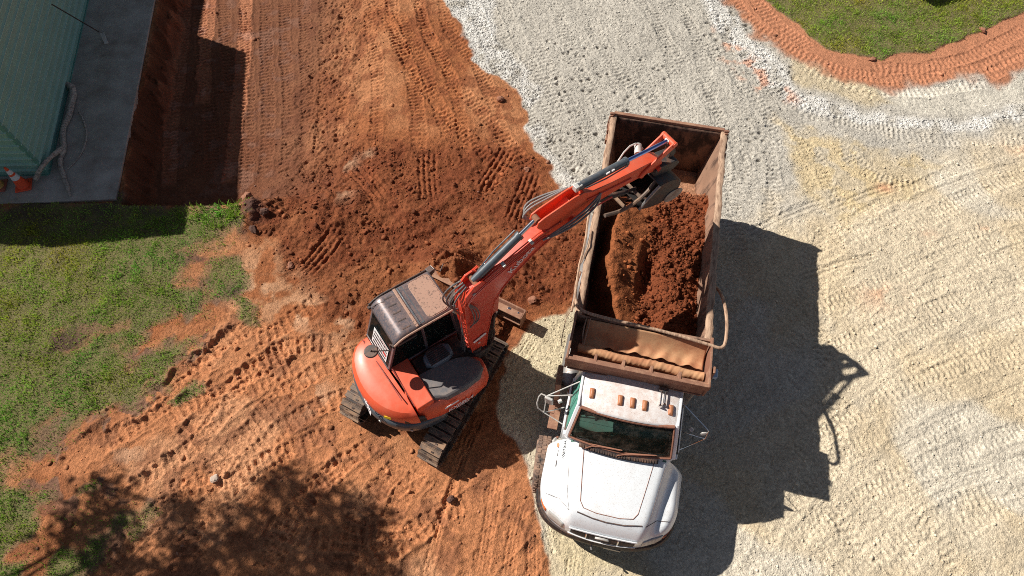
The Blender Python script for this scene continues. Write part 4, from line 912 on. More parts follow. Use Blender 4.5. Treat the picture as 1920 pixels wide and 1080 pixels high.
for x, y in ((-.66, -.37), (-.17, -.40), (.04, -.40), (.25, -.40), (.70, -.37)):
    m = MB(T(x, y, roof_z(x, y) + .012, rz=2)); m.loft([[(-.045, -.10, 0), (.045, -.10, 0), (.05, .10, 0), (-.05, .10, 0)], [(-.038, -.085, .03), (.038, -.085, .03), (.042, .085, .035), (-.042, .085, .035)], [(-.018, -.05, .052), (.018, -.05, .052), (.022, .06, .058), (-.022, .06, .058)]])
    m.build('marker_light', M['amber'], tr, bevel=.012)
m = MB()
for x, l in ((.50, .26), (.57, .22)):
    z = roof_z(x, -.2) + .075; m.cyl((x, -.08, z), (x, -.08 - l, z), .012, .017, 12); m.cyl((x, -.08 - l, z), (x, -.12 - l, z), .017, .040, 14)
m.build_each('air_horn', M['chrome'], tr, per=2); m = MB(); m.box((.53, -.06, roof_z(.53, -.06) + .05), (.16, .08, .09)); m.build('horn_bracket', M['dark'], tr, bevel=.01)
# mirrors
for s in (-1, 1):
    m = MB(); c = Vector((s * 1.42, -.52, 1.98)); tp = Vector((s * .90, -.18, 2.27)); tp2 = Vector((s * .98, -.42, 2.2)); lo = Vector((s * 1.05, -.80, 1.62))
    rr = .011 if s < 0 else .008; top_ = c + Vector((0, .02, .10)); bt = c + Vector((0, -.06, -.12)) if s > 0 else c + Vector((0, -.16, -.30))
    m.tube([tp, top_], rr, 6); m.tube([top_, bt, lo], rr, 6); m.tube([Vector((s * 1.04, -.5, 1.72)), bt], rr, 6)
    if s < 0: m.tube([tp2 + Vector((0, .0, -.02)), top_], rr, 6)
    if s < 0: m.tube([top_ + Vector((-.02, 0, 0)), c + Vector((-.13, .05, .08)), c + Vector((-.16, -.12, -.18)), bt], .013, 6, 1)
    fr = m.build('mirror_arm', M['chrome' if s > 0 else 'worn'], tr)
    m = MB(); m.box(c + Vector((-.05 * s, .0, -.06)), (.16, .055, .34) if s < 0 else (.10, .04, .16), rz=s * 14, rx=6); m.build('mirror_head', M['worn'], fr, bevel=.02)
    m = MB(); m.cyl(c + Vector((-.22 * s, .03, -.12)), c + Vector((-.27 * s, .07, -.12)), .035, n=12); m.build('spot_mirror', M['white_roof'], fr)

# bed
BX, BY0, BY1, BZ0, BZ1 = 1.20, .90, 5.80, 1.22, 2.60
m = MB(); m.box((0, (BY0 + BY1) / 2, BZ0 - .03), (2.30, BY1 - BY0, .06)); 
for y in np.arange(1.1, 5.7, .42): m.box((0, y, 1.12), (2.2, .08, .12))
for s in (-1, 1): m.beam((s * .42, 1.0, 1.02), (s * .42, 5.5, 1.02), .1, .12)
bed = m.build('dump_bed', M['rust'], tr); bed.rotation_euler = (0, 0, rad(.8)); bed.location = (.8 * math.sin(rad(.8)), .8 * (1 - math.cos(rad(.8))), 0)
for s in (-1, 1):
    m = MB(); n = 24
    def sw(u, v, s=s):                       # inner skin slightly dented
        y = BY0 + (BY1 - BY0) * u; z = BZ0 + (BZ1 - BZ0) * v; x = .93 + .19 * v + .02 * min(1, v * 5); d = .018 * math.sin(y * 4.1 + s) * math.sin(v * 3.1) + .012 * math.sin(y * 9 + 2 * v)
        return (s * (x + d), y, z)
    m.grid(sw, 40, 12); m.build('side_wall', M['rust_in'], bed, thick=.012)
    m = MB(); m.box((s * 1.165, (BY0 + BY1) / 2, (BZ0 + BZ1) / 2), (.012, BY1 - BY0, BZ1 - BZ0 - .04))
    for y in np.linspace(BY0 + .06, BY1 - .06, 9): m.box((s * 1.19, y, (BZ0 + BZ1) / 2 - .02), (.05, .09, BZ1 - BZ0 - .1))
    m.build('outer_side', M['rust'], bed)
    m = MB()                                 # weathered top rail with a splintered board beside it
    def rl(u, v, s=s):
        y = BY0 - .05 + (BY1 - BY0 + .05) * u; w = .012 * math.sin(y * 7) + .008 * math.sin(y * 23); a = v * 2 * math.pi
        return (s * (1.155 + w * .5 + (.062 + w * .3) * math.copysign(min(1, abs(math.cos(a)) * 1.3), math.cos(a))), y, BZ1 - .02 + w * .4 + .04 * math.copysign(min(1, abs(math.sin(a)) * 1.3), math.sin(a)))
    m.grid(rl, 60, 13); m.build('top_rail', M['rail'], bed)
    if s < 0:
        m = MB(); pts = [(-1.285, 1.0 + k * .33, 2.56 + .01 * math.sin(k * 2.1)) for k in range(10)]; m.tube([(p[0] + .015 * math.sin(i * 1.7), p[1], p[2]) for i, p in enumerate(pts)], .022, 6); m.tube([(-1.27, 2.0, 2.63), (-1.20, 2.4, 2.66), (-1.19, 2.75, 2.64)], .014, 5); m.build('side_strip', M['rail'], bed)
m = MB(); m.grid(lambda u, v: (-1.17 + 2.34 * u, 5.77 - .02 + .012 * math.sin(u * 9) * math.sin(v * 4), BZ0 - .02 + (BZ1 - BZ0) * v), 20, 10)
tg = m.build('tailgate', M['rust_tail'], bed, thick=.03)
m = MB(); m.box((0, 5.80, BZ1 + .0), (2.32, .075, .10)); m.build('tailgate_rail', M['rust'], bed, bevel=.01)
m = MB()
for s in (-1, 1):
    m.box((s * 1.20, 5.74, 2.52), (.06, .12, .26)); m.cyl((s * 1.15, 5.74, 2.66), (s * 1.25, 5.74, 2.66), .032, n=10); m.box((s * 1.22, 5.45, 2.50), (.05, .20, .14)); m.box((s * 1.23, 5.25, 2.40), (.05, .14, .22), rx=20)
    m.tube([(s * 1.24, 5.7, 2.63), (s * 1.26, 5.6, 2.45), (s * 1.24, 5.5, 2.3)], .014, 6)
m.build_each('tailgate_hinge', M['rust'], bed, per=5, bevel=.008)
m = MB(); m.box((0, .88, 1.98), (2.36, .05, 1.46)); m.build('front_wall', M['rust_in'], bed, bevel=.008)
m = MB(); 
m.box((0, .42, 2.345), (2.34, .86, .03)); m.box((0, .02, 2.70), (2.46, .055, .16)); m.box((0, .06, 2.54), (2.40, .05, .36), rx=-8)
for x in (-.72, -.24, .24, .72): m.box((x, .12, 2.56), (.05, .16, .34))
for s in (-1, 1): m.beam((s * 1.205, -.0, 2.56), (s * 1.19, .92, 2.56), .04, .46)
m.build('cab_shield', M['rust'], tr, bevel=.008)
m = MB()                                     # canvas roll and the loose cloth behind it
def roll(u, v):
    x = -1.06 + 2.22 * u; a = v * 2 * math.pi; r = .078 + .010 * mnoise.noise(Vector((x * 9, a * .6 + x * 14, 1))) + .004 * mnoise.noise(Vector((x * 40 + a * 2, a, 4))) ; r *= 1 if .004 < u < .996 else .6
    return (x, .34 - .05 * u + r * math.cos(a) + .012 * math.sin(x * 5), 2.50 + r * math.sin(a) - .012 * math.sin(u * math.pi))
m.grid(roll, 420, 20); m.build('tarp_roll', M['canvas'], tr, ang=70)
m = MB()
def cloth(u, v):
    x = -.98 + 2.12 * u; fold = .020 * math.sin(x * 13 + v * 2) * (v ** .7) + .014 * math.sin(x * 27 + 3 * v) * v
    pull = .05 * math.sin(math.pi * u) 
    y = .82 - (.40 - pull) * v + fold * .6; z = 2.73 - .27 * v - .10 * math.sin(math.pi * v) + fold
    return (x, y, z)
m.grid(cloth, 90, 18); m.build('tarp_cloth', M['canvas'], tr, thick=.004, ang=80)
m = MB(); m.tube([(-1.28, 2.4, 1.55), (-1.30, 1.9, 2.1), (-1.30, 1.5, 2.62), (-1.27, 1.15, 2.72), (-1.14, .93, 2.76), (-.6, .88, 2.78), (.3, .86, 2.78), (1.15, .78, 2.77), (1.34, .74, 2.78), (1.42, .86, 2.78), (1.44, 1.4, 2.66), (1.38, 1.9, 2.5), (1.30, 2.3, 2.2), (1.27, 2.7, 1.5)], .030, 10, smooth=2)
m.build('tarp_bow', M['rail'], tr)
m = MB(); m.tube([(-1.0, .84, 2.74), (-1.02, .62, 2.62), (-.98, .40, 2.56)], .012, 6, 1); m.tube([(-.93, .84, 2.74), (-.95, .6, 2.62), (-.96, .38, 2.58)], .010, 6, 1); m.tube([(-1.31, 1.0, 2.5), (-1.36, .9, 2.42), (-1.36, .45, 2.4), (-1.33, .35, 2.45)], .008, 5); m.build('tarp_strap', M['rail'], tr)
m = MB(); m.box((1.34, .40, 2.46), (.10, .16, .10)); m.build('tarp_motor', M['blue'], tr, bevel=.01)
m = MB(); m.cyl((1.22, .33, 2.5), (1.30, .33, 2.5), .07, n=16); m.box((1.27, .34, 2.62), (.04, .12, .3)); m.build('roll_bracket', M['rust'], tr, bevel=.008)
m = MB(); m.cyl((1.05, .12, 1.0), (1.05, .12, 2.2), .07, n=14); m.build('exhaust_stack', M['steel'], tr)

# the load of soil
def Tw(): return T(TX, TY, 0, rz=TR)
lx = np.arange(-1.12, 1.121, .02); ly = np.arange(.91, 5.60, .02); LX, LY = np.meshgrid(lx, ly)
ey_ = -.80 + .34 * ((LY - 2.75) / 1.45) ** 2 + .03 * np.sin(LY * 5.3) + .22 * (fbm(LX, LY, .45, 5, 82) - .5); zt = 2.64 - (ey_ + 1.13) / 1.11 + .05
base = 1.97 + (zt - 1.97) * sst(.25, -.60, LX) + .10 * np.exp(-((LX - .75) / .4) ** 2) - .07 * np.sin(LX * 5 + LY * 1.2)
base = base - (base - 1.55) * sst(.10, -.34, LX - ey_)
LZ = base + .13 * (fbm(LX, LY, .5, 3, 83) - .5)
LZ = LZ + .09 * np.exp(-((LX + .20) / .10) ** 2) * np.exp(-((LY - 2.45) / .5) ** 2) - .17 * np.exp(-((LX - .02) / .13) ** 2) * np.exp(-((LY - 2.4) / .45) ** 2) - .12 * np.exp(-((LX - .18) / .14) ** 2) * np.exp(-((LY - 2.75) / .22) ** 2)
end = sst(3.95, 4.95, LY + .25 * (fbm(LX, LY, .5, 3, 71) - .5) - .3 * (LX > .3) * (1 - 0 * LX)); LZ = LZ * (1 - end) + (1.235) * end
rough = sst(-.16, .06, LX + .12 * (fbm(LX, LY, .4, 3, 73) - .5) + .0 * LY)
LZ += (fbm(LX, LY, .30, 4, 74) - .5) * (.05 + .12 * rough) * (1 - end) + (fbm(LX, LY, .09, 3, 75) - .5) * (.010 + .11 * rough) * (1 - .8 * end) + (fbm(LX, LY, .03, 2, 78) - .5) * .012
LZ = np.minimum(LZ, 2.48)
cc = np.empty(LX.shape + (3,), np.float32); cc[:] = cv(.27, .088, .033); cc = mixc(cc, cv(.165, .044, .018), rough * .85 * (1 - end)); cc = mixc(cc, cv(.42, .24, .15), end * .7); cc *= (.75 + .5 * fbm(LX, LY, .06, 3, 76))[..., None]
W = np.stack([LX.ravel(), LY.ravel(), LZ.ravel()], 1); idx2 = np.arange(LX.size).reshape(LX.shape)
FQ = np.stack([idx2[:-1, :-1].ravel(), idx2[:-1, 1:].ravel(), idx2[1:, 1:].ravel(), idx2[1:, :-1].ravel()], 1)
cca = np.concatenate([cc.reshape(-1, 3), np.zeros((LX.size, 1))], 1)
n = 9000; ax = rng.uniform(-1.05, 1.05, n); ay = rng.uniform(.95, 4.9, n)
gi = np.clip(((ax + 1.12) / .02).astype(int), 0, LX.shape[1] - 1); gj = np.clip(((ay - .91) / .02).astype(int), 0, LX.shape[0] - 1)
kp = rng.random(n) < (.07 + .8 * rough[gj, gi]) * (1 - .85 * end[gj, gi]); ax, ay, gi, gj = ax[kp], ay[kp], gi[kp], gj[kp]
ar = np.clip(.008 * (1 + rng.pareto(2.0, len(ax))), .008, .048); az = LZ[gj, gi] + ar * .25; ac = cc[gj, gi] * rng.uniform(.7, 1.5, (len(ax), 1))
IV, IF = ico()
# one heap object: surface + clods joined
v1 = W; nV = len(IV); a_ = rng.uniform(0, 6.28, len(ax)); sc_ = rng.uniform(.7, 1.3, (len(ax), 3)) * ar[:, None]
cv_ = IV[None] * (1 + rng.uniform(-.36, .36, (len(ax), nV, 1))) * sc_[:, None]; cv_ = cv_ + np.stack([ax, ay, az], 1)[:, None]
tris = np.concatenate([FQ[:, [0, 1, 2]], FQ[:, [0, 2, 3]], (IF[None] + len(v1) + (np.arange(len(ax)) * nV)[:, None, None]).reshape(-1, 3)])
cols_ = np.concatenate([cca, np.concatenate([np.repeat(ac[:, None], nV, 1), np.zeros((len(ax), nV, 1))], 2).reshape(-1, 4)])
ld = np_mesh('soil_load', np.concatenate([v1, cv_.reshape(-1, 3)]), tris, MG, cols_); ld.matrix_world = T(TX, TY, 0, rz=TR) @ T(.8 * math.sin(rad(.8)), .8 * (1 - math.cos(rad(.8))), 0, rz=.8)
tag(ld, 'heap of loose dark red soil lying in the open bed of the dump truck', 'soil heap')

# ------------------------------------------------------------------ excavator
EX, EY, ER = -1.77, 4.72, 33.5
ex = empty('excavator', (EX, EY, 0), ER); tag(ex, 'orange crawler excavator with dusty black cab reaching over the dump truck', 'excavator')
MU = T(0, 0, 0, rz=61.6 - ER)                # undercarriage stands turned against the house
def stadium(L, r, zc, n=14):
    P = []
    for k in range(n + 1): a = -math.pi / 2 + math.pi * k / n; P.append((L + r * math.cos(a), zc + r * math.sin(a)))
    for k in range(n + 1): a = math.pi / 2 + math.pi * k / n; P.append((-L + r * math.cos(a), zc + r * math.sin(a)))
    return P
def resample(P, n):
    P = P + [P[0]]; d = [0]
    for a, b in zip(P[:-1], P[1:]): d.append(d[-1] + math.dist(a, b))
    o = []
    for k in range(n):
        s = d[-1] * k / n; i = max(j for j in range(len(d) - 1) if d[j] <= s); f = (s - d[i]) / (d[i + 1] - d[i] + 1e-9)
        o.append((P[i][0] + (P[i + 1][0] - P[i][0]) * f, P[i][1] + (P[i + 1][1] - P[i][1]) * f, math.atan2(P[i + 1][1] - P[i][1], P[i + 1][0] - P[i][0])))
    return o
for s in (-1, 1):
    yc = s * .92; P = stadium(1.10, .30, .335)
    m = MB(MU); m.loft([[(p[0], yc - .20, p[1]) for p in P], [(p[0], yc + .20, p[1]) for p in P]], cap=False); m.build('track_belt', M['black'], ex); m = MB(MU)
    ns = 38
    for i, (x, z, a) in enumerate(resample(stadium(1.10, .325, .335, 16), ns)):
        m.box((x, yc, z), (.128, .45, .030), ry=-math.degrees(a)); nx_, nz_ = math.sin(a), -math.cos(a)
        for k in (-.045,): m.box((x + nx_ * .026 + k * math.cos(a), yc, z + nz_ * .026 + k * math.sin(a)), (.022, .45, .034), ry=-math.degrees(a))
    tk = m.build('track', M['shoe'], ex, thick=0, ang=30)
    m = MB(MU)
    for i, (x, z, a) in enumerate(resample(stadium(1.10, .342, .335, 16), ns)):
        b = a; m.box((x + .03 * math.cos(b), yc - .05, z + .03 * math.sin(b)), (.03, .05, .016), ry=-math.degrees(a)); m.box((x - .04 * math.cos(b), yc + .07, z - .04 * math.sin(b)), (.03, .04, .016), ry=-math.degrees(a))
    so_ = m.build('track_slot', M['black'], tk, smooth=False); so_['kind'] = 'stuff'
    m = MB(MU); m.box((0, yc, .33), (1.9, .26, .22)); [m.cyl((x, yc - .15, .335), (x, yc + .15, .335), .24, n=20) for x in (-1.10, 1.10)]
    m.build('track_frame', M['dark'], ex, bevel=.02); m = MB(MU)
    for x in np.linspace(-.8, .8, 6): m.cyl((x, yc - .14, .14), (x, yc + .14, .14), .10, n=14)
    m.build_each('track_roller', M['dark'], ex)
m = MB(MU); m.box((0, 0, .42), (1.1, 1.5, .26), taper=(.8, .9)); m.cyl((0, 0, .5), (0, 0, .80), .48, n=32); m.build('undercarriage_frame', M['dark'], ex, bevel=.03)
m = MB(MU)                                   # dozer blade, curved plate with back ribs
prof = [(2.30 - .10 * math.sin(math.pi * t), .04 + .46 * t) for t in np.linspace(0, 1, 9)]
m.loft([[(x, y, z) for x, z in prof] + [(x - .03, y, z) for x, z in prof[::-1]] for y in (-1.12, 1.12)])
m.build('blade', M['rust'], ex, ang=40)
m = MB(MU)
for y in (-1.11, 1.11): m.box((2.17, y, .28), (.24, .025, .44))
m.box((2.12, 0, .49), (.16, 2.2, .03)); m.box((2.10, 0, .20), (.14, 2.2, .03)); m.build('blade_rib', M['rust'], ex, bevel=.006)
m = MB(MU); m.box((2.165, -.78, .498), (.05, .07, .03)); m.box((2.16, -1.0, .50), (.04, .04, .03)); m.build_each('blade_pin', M['chrome'], ex, bevel=.005)
m = MB(MU)
for s in (-1, 1): m.beam((.6, s * .38, .36), (2.14, s * .52, .26), .12, .14)
m.build_each('blade_arm', M['dark'], ex, bevel=.02)

rearO = [(-.56, 1.03), (-.88, 1.01), (-1.10, .80), (-1.22, .50), (-1.27, .15), (-1.24, -.20), (-1.12, -.52), (-.92, -.78), (-.70, -.94), (-.56, -1.0)]
def inset(P, d, keep=lambda p: False):
    c = (-.45, .05); o = []
    for p in P:
        v = Vector((p[0] - c[0], p[1] - c[1])); L = v.length; o.append(p if keep(p) else (p[0] - v.x / L * d, p[1] - v.y / L * d))
    return o
# counterweight band
CWP = [(-.30, 1.08), (-.92, 1.07), (-1.16, .84), (-1.285, .50), (-1.335, .12), (-1.30, -.24), (-1.18, -.56), (-.98, -.82), (-.74, -.99), (-.40, -1.08), (.0, -1.10), (.0, -.6), (-.3, .6)]
def smooth_poly(P, it=2, keep=2):
    for _ in range(it):
        Q = []
        for i in range(len(P)):
            a, b = P[i], P[(i + 1) % len(P)]; Q += [(a[0] * .75 + b[0] * .25, a[1] * .75 + b[1] * .25), (a[0] * .25 + b[0] * .75, a[1] * .25 + b[1] * .75)]
        P = Q
    return P
SP = smooth_poly(CWP)
m = MB(); m.loft([[(*p, z) for p in inset(SP, d)] for z, d in ((.66, .10), (.70, .02), (.80, .0), (.94, .005), (1.00, .035), (1.03, .08))]); m.build('counterweight', M['barrel'], ex, ang=40)
m = MB(); [m.cyl((x, y, .86), (x * 1.012, y * 1.012, .86), .03, n=12) for x, y in ((-1.22, -.46), (-.80, -.955))]; m.build_each('counterweight_bolt', M['worn'], ex)
RP = smooth_poly(rearO, 1)
kp_ = lambda p: p[0] > -.66
def hood_rings(levels):
    R = []
    for z, d in levels:
        q = []
        for p in RP:
            w = 1 if p[0] < -.66 else max(0, (-.56 - p[0]) / .10); v = Vector((p[0] + .45, p[1] - .05)); L = v.length
            if p[0] > -.66: q.append((p[0], p[1] * (1 - d * .9), z))
            else: q.append((p[0] - v.x / L * d, p[1] - v.y / L * d, z))
        R.append(q)
    return R
m = MB(); m.loft(hood_rings([(1.0, .02), (1.10, -.012), (1.25, .0), (1.36, .03), (1.44, .09), (1.49, .20), (1.515, .36), (1.52, .55)])); m.build('engine_hood', M['orange'], ex, ang=28)
m = MB(); m.beam((-.555, .98, 1.50), (-.555, .02, 1.585), .02, .03); m.beam((-.555, .02, 1.585), (-.555, -.80, 1.50), .02, .03); m.beam((-.74, .95, 1.47), (-.70, -.6, 1.59), .018, .012); m.build('hood_seam', M['skirt'], ex)
m = MB(); m.prism([(-.545, .96), (-.545, -.90), (-.20, -.90), (-.20, .10), (-.50, .10), (-.50, .96)], .95, 1.56); m.build('body_panel', M['orange'], ex, bevel=.03)
SC_ = [(-.555, -.92), (-.45, -1.0), (-.2, -1.06), (.15, -1.09), (.55, -1.08), (.85, -1.02), (.985, -.90), (.99, -.74), (.88, -.58), (.3, -.50), (-.555, -.50)]
m = MB(); m.loft([[(p[0], p[1] * (1 - d) if p[1] < -.55 else p[1], z) for p in SC_] for z, d in ((.92, .03), (1.0, .0), (1.12, .0), (1.24, .035), (1.34, .08), (1.41, .14))]); m.build('side_cover', M['orange'], ex, ang=30, bevel=.012)
DP = [(-.19, -.36), (-.19, -.86), (.05, -.985), (.45, -1.0), (.76, -.96), (.92, -.84), (.94, -.68), (.86, -.52), (.66, -.42), (.3, -.36)]
m = MB(); m.loft([[(*p, z) for p in inset(DP, d)] for z, d in ((1.20, 0), (1.40, .0), (1.46, .03), (1.485, .08))]); m.build('tank_cover', M['deck'], ex, ang=30, bevel=.01)
m = MB(); m.box((.45, .02, 1.0), (1.4, 1.6, .12)); m.box((.95, -.1, 1.02), (.5, .8, .2)); m.box((.33, -.16, 1.25), (1.0, .44, .36)); m.build('revolving_frame', M['black'], ex, bevel=.02)
GP = [(.04, .03), (.62, .01), (.60, -.37), (-.01, -.34)]
m = MB(); m.prism(smooth_poly(GP, 1), 1.42, 1.60, .08); g_ = m.build('cooling_grille', M['grillebox'], ex, bevel=.02)
m = MB(); [m.box((.30, -.305 + k * .040, 1.604), (.42 - .008 * k, .024, .014), rz=1) for k in range(8)]; m.build_each('slat', M['black'], g_, smooth=False)
m = MB(); m.add([(-.84, -.84, 1.12), (-.46, -1.005, 1.12), (-.47, -.955, 1.27), (-.66, -.875, 1.30), (-.80, -.80, 1.30)], [(0, 1, 2, 3, 4)]); m.v = [(v[0] - .010, v[1] - .022, v[2]) for v in m.v]; m.build('side_vent', M['black'], ex, thick=.02)
m = MB(); m.box((-1.075, -.60, 1.20), (.14, .014, .06), rz=-48, rx=-20); m.build('warning_label', M['yellow'], ex)
# lettering
lettering('lettering', 'Kubota', .17, M['lettering'], ex, T(-1.262, -.12, 1.19) @ T(rz=-98) @ Matrix.Rotation(rad(66), 4, 'X'), .003)
lettering('lettering', 'KX080-4', .15, M['lettering'], ex, T(.22, -1.098, 1.12) @ Matrix.Rotation(rad(86), 4, 'X'), .003, shear=.3)
m = MB(); m.box((.26, -1.096, 1.02), (.30, .006, .018)); m.box((.06, -1.075, 1.285), (.30, .006, .03), rx=-25); m.build_each('label_strip', M['lettering'], ex)
m = MB(); m.cyl((-1.16, .22, 1.28), (-1.205, .23, 1.30), .06, .045, 14); m.build('hood_latch', M['orange'], ex, bevel=.01)
# cab
X0, X1, Y0, Y1 = -.50, .86, .07, .99; RX = .20
m = MB(); m.prism([(X0 - .10, Y0), (X1 + .02, Y0), (X1 + .10, (Y0 + Y1) / 2), (X1 + .02, Y1), (X0 - .10, Y1)], .95, 1.52); cabb = m.build('cab_shell', M['skirt'], ex, bevel=.03)
pil = lambda a, b, w=.055: (a, b, w)
m = MB()
for a, b in (((X0 - .10, Y0 + .03, 1.50), (X0 + .20, Y0 + .05, 2.38)), ((X0 - .10, Y1 - .03, 1.50), (X0 + .20, Y1 - .05, 2.38)), ((X1 + .05, Y0 + .03, 1.0), (X1 - .02, Y0 + .05, 2.42)), ((X1 + .05, Y1 - .03, 1.0), (X1 - .02, Y1 - .05, 2.42)),
             ((.22, Y0 + .02, 1.45), (.24, Y0 + .05, 2.42)), ((X0 - .05, Y0 + .02, 1.50), (X1 + .05, Y0 + .02, 1.50)), ((X0 - .10, Y0 + .02, 1.53), (X0 - .10, Y1 - .02, 1.53))): m.beam(a, b, .06, .05)
m.build('cab_pillar', M['cabroof'], ex, bevel=.01)
def pane(name, pts, th=.006, mt='glass'): q = MB(); q.add(pts, [tuple(range(len(pts)))]); return q.build(name, M[mt], ex, thick=th, smooth=False)
pane('side_window', [(X0 - .03, Y0 + .015, 1.52), (X1 + .04, Y0 + .015, 1.46), (X1 - .01, Y0 + .04, 2.42), (X0 + .20, Y0 + .04, 2.38)])
pane('side_window', [(X0 - .03, Y1 - .015, 1.52), (X1 + .04, Y1 - .015, 1.2), (X1 - .01, Y1 - .04, 2.42), (X0 + .20, Y1 - .04, 2.38)])
pane('windshield', [(X1 + .06, Y0 + .05, 1.02), (X1 + .06, Y1 - .05, 1.02), (X1 - .01, Y1 - .06, 2.42), (X1 - .01, Y0 + .06, 2.42)])
pane('rear_window', [(X0 - .11, Y0 + .05, 1.54), (X0 - .11, Y1 - .05, 1.54), (X0 + .17, Y1 - .07, 2.36), (X0 + .17, Y0 + .07, 2.36)])
# placard behind the rear window
def rw(u, v, off=-.014): return (X0 - .11 + .28 * v + off, Y0 + .05 + (Y1 - Y0 - .1) * u, 1.54 + .82 * v - off * .34)
def plac(u0, u1, v0, v1, off): q = [rw(u0, v0, off), rw(u1, v0, off), rw(u1, v1, off), rw(u0, v1, off)]; return q
m = MB(); m.add(plac(.10, .78, .12, .62, -.016), [(0, 1, 2, 3)]); pl = m.build('placard', M['paper'], ex, thick=.004, smooth=False)
m = MB(); rr_ = random.Random(2)
for r_ in range(4):
    u = .14
    while u < .74: w = rr_.uniform(.012, .05); m.add(plac(u, u + w, .17 + r_ * .11, .23 + r_ * .11, -.021), [(0, 1, 2, 3)]); u += w + rr_.uniform(.008, .02)
m.build('printed_line', M['ink'], pl, smooth=False)
m = MB(); m.add(plac(.14, .5, .585, .60, -.021), [(0, 1, 2, 3)]); m.add(plac(.13, .28, .28, .36, -.024), [(0, 1, 2, 3)]); m.build('printed_mark', M['inkred'], pl, smooth=False)
m = MB(); m.box((.02, .52, 1.45), (.5, .5, .15)); m.box((-.2, .52, 1.80), (.13, .48, .62), ry=-10); m.box((.05, .25, 1.62), (.4, .08, .08)); m.box((.05, .80, 1.62), (.4, .08, .08)); m.box((.6, .5, 1.4), (.16, .3, .5)); m.build('seat', M['dark'], ex, bevel=.04)
m = MB(); m.tube([(.30, .27, 1.6), (.33, .26, 1.85)], .014, 6); m.tube([(.30, .78, 1.6), (.33, .79, 1.85)], .014, 6); m.tube([(.62, .45, 1.5), (.60, .42, 1.95)], .012, 6); m.cyl((.33, .26, 1.83), (.33, .26, 1.92), .025, n=8); m.build('control_lever', M['worn'], ex)
# roof
zr = lambda x: 2.54 if x > -.05 else 2.54 - 1.15 * (x + .05) ** 2 * 1.6
m = MB()
def cr(u, v):
    x = -.35 + 1.24 * u; zz = 2.545 - .02 * max(0, x - .2) if x > -.10 else 2.545 - 2.4 * (x + .10) ** 2
    yy = (2 * v - 1); y = .53 + .475 * yy; e = max(0, abs(yy) - .86) / .14
    rib = .0
    return (x, y, zz - .035 * e * e + rib)
m.grid(cr, 44, 24); cro = m.build('roof', M['cabroof'], ex, thick=.03, ang=50)
m = MB(); m.box((-.10, .53, 2.30), (.40, .93, .06)); m.build('roof_liner', M['dark'], ex)
def rr_poly(x0, x1, y0, y1, r, n=6):
    P = []
    for cx, cy, a0 in ((x1 - r, y1 - r, 0), (x0 + r, y1 - r, 90), (x0 + r, y0 + r, 180), (x1 - r, y0 + r, 270)):
        for k in range(n + 1): a = rad(a0 + 90 * k / n); P.append((cx + r * math.cos(a), cy + r * math.sin(a)))
    return P
m = MB(); m.prism(rr_poly(.40, .85, .11, .95, .10), 2.525, 2.558, .02); m.build('roof_hatch', M['hatch'], ex, bevel=.008)
m = MB(); q = rr_poly(.395, .855, .105, .955, .105); m.tube([(*p, 2.548) for p in q] + [(*q[0], 2.548)], .008, 6); m.build('hatch_rim', M['hatch'], ex)
m = MB(); m.box((.165, .53, 2.562), (.055, .90, .030)); m.build('roof_bar', M['hatch'], ex, bevel=.008); m = MB(); m.box((.225, .53, 2.562), (.03, .88, .022)); m.box((.29, .53, 2.551), (.07, .86, .014)); m.build_each('roof_channel', M['barrel'], ex, bevel=.006)
m = MB(); [m.box((-.01, .18 + k * .175, 2.553), (.16, .028, .022), rz=-4) for k in range(5)]; m.build_each('roof_groove', M['black'], ex, bevel=.004)
for y in (.035, 1.02):
    m = MB(); m.tube([(-.36, y, 2.42), (-.2, y, 2.515), (.0, y, 2.545), (.86, y, 2.53)], .020, 7, 1); m.build('roof_rail', M['hatch' if y < .5 else 'black'], ex)
# lamps, mirrors, aerials
def lamp(x, y, z, rz=0):
    m = MB(T(x, y, z, rz=rz)); m.box((0, 0, 0), (.13, .14, .11)); b = m.build('work_light', M['dark'], ex, bevel=.018); m = MB(T(x, y, z, rz=rz)); m.box((.068, 0, 0), (.01, .11, .085)); m.build('lens', M['worn'], b)
lamp(.93, .99, 2.50, 10); lamp(.98, .11, 2.40, -8)
m = MB(); m.tube([(.87, .95, 2.48), (1.02, 1.02, 2.42), (1.12, .98, 2.3)], .010, 6); m.tube([(1.10, .90, 2.44), (1.22, .98, 2.5)], .012, 5); m.build('light_bracket', M['black'], ex)
m = MB(T(1.16, .22, 1.38, rz=20)); m.prism([(.09 * math.cos(a * math.pi / 3), .09 * math.sin(a * math.pi / 3)) for a in range(6)], -.05, .05); m.cyl((0, 0, .05), (0, 0, .07), .03, n=10); m.build('boom_light', M['steel'], ex, bevel=.01)
ml = Vector(at(696, 659, 2.28)); ml = Vector(((ml.x - EX) * math.cos(rad(ER)) + (ml.y - EY) * math.sin(rad(ER)), -(ml.x - EX) * math.sin(rad(ER)) + (ml.y - EY) * math.cos(rad(ER)), 2.28))
m = MB(); m.tube([(-.40, .10, 2.33), (-.44, .06, 2.30), (ml.x + .02, ml.y - .03, 2.33)], .011, 6); ma = m.build('mirror_arm', M['black'], ex)
m = MB(); m.cyl(ml + Vector((0, 0, 0)), ml + Vector((.0, 0, .03)), .135, .12, 28); m.cyl(ml + Vector((0, 0, .03)), ml + Vector((0, 0, .06)), .02, n=8); m.build('round_mirror', M['dark'], ma, bevel=.008)
m = MB(); m.box((-.36, .08, 2.36), (.07, .07, .07)); m.box((-.36, .98, 2.40), (.08, .06, .05)); m.tube([(-.34, .90, 2.44), (-.30, .92, 2.50), (-.1, .85, 2.57)], .007, 5, 1); m.cyl((-.38, .12, 2.36), (-.42, .12, 2.36), .03, n=10); m.build_each('rear_fitting', M['black'], ex, bevel=.01)
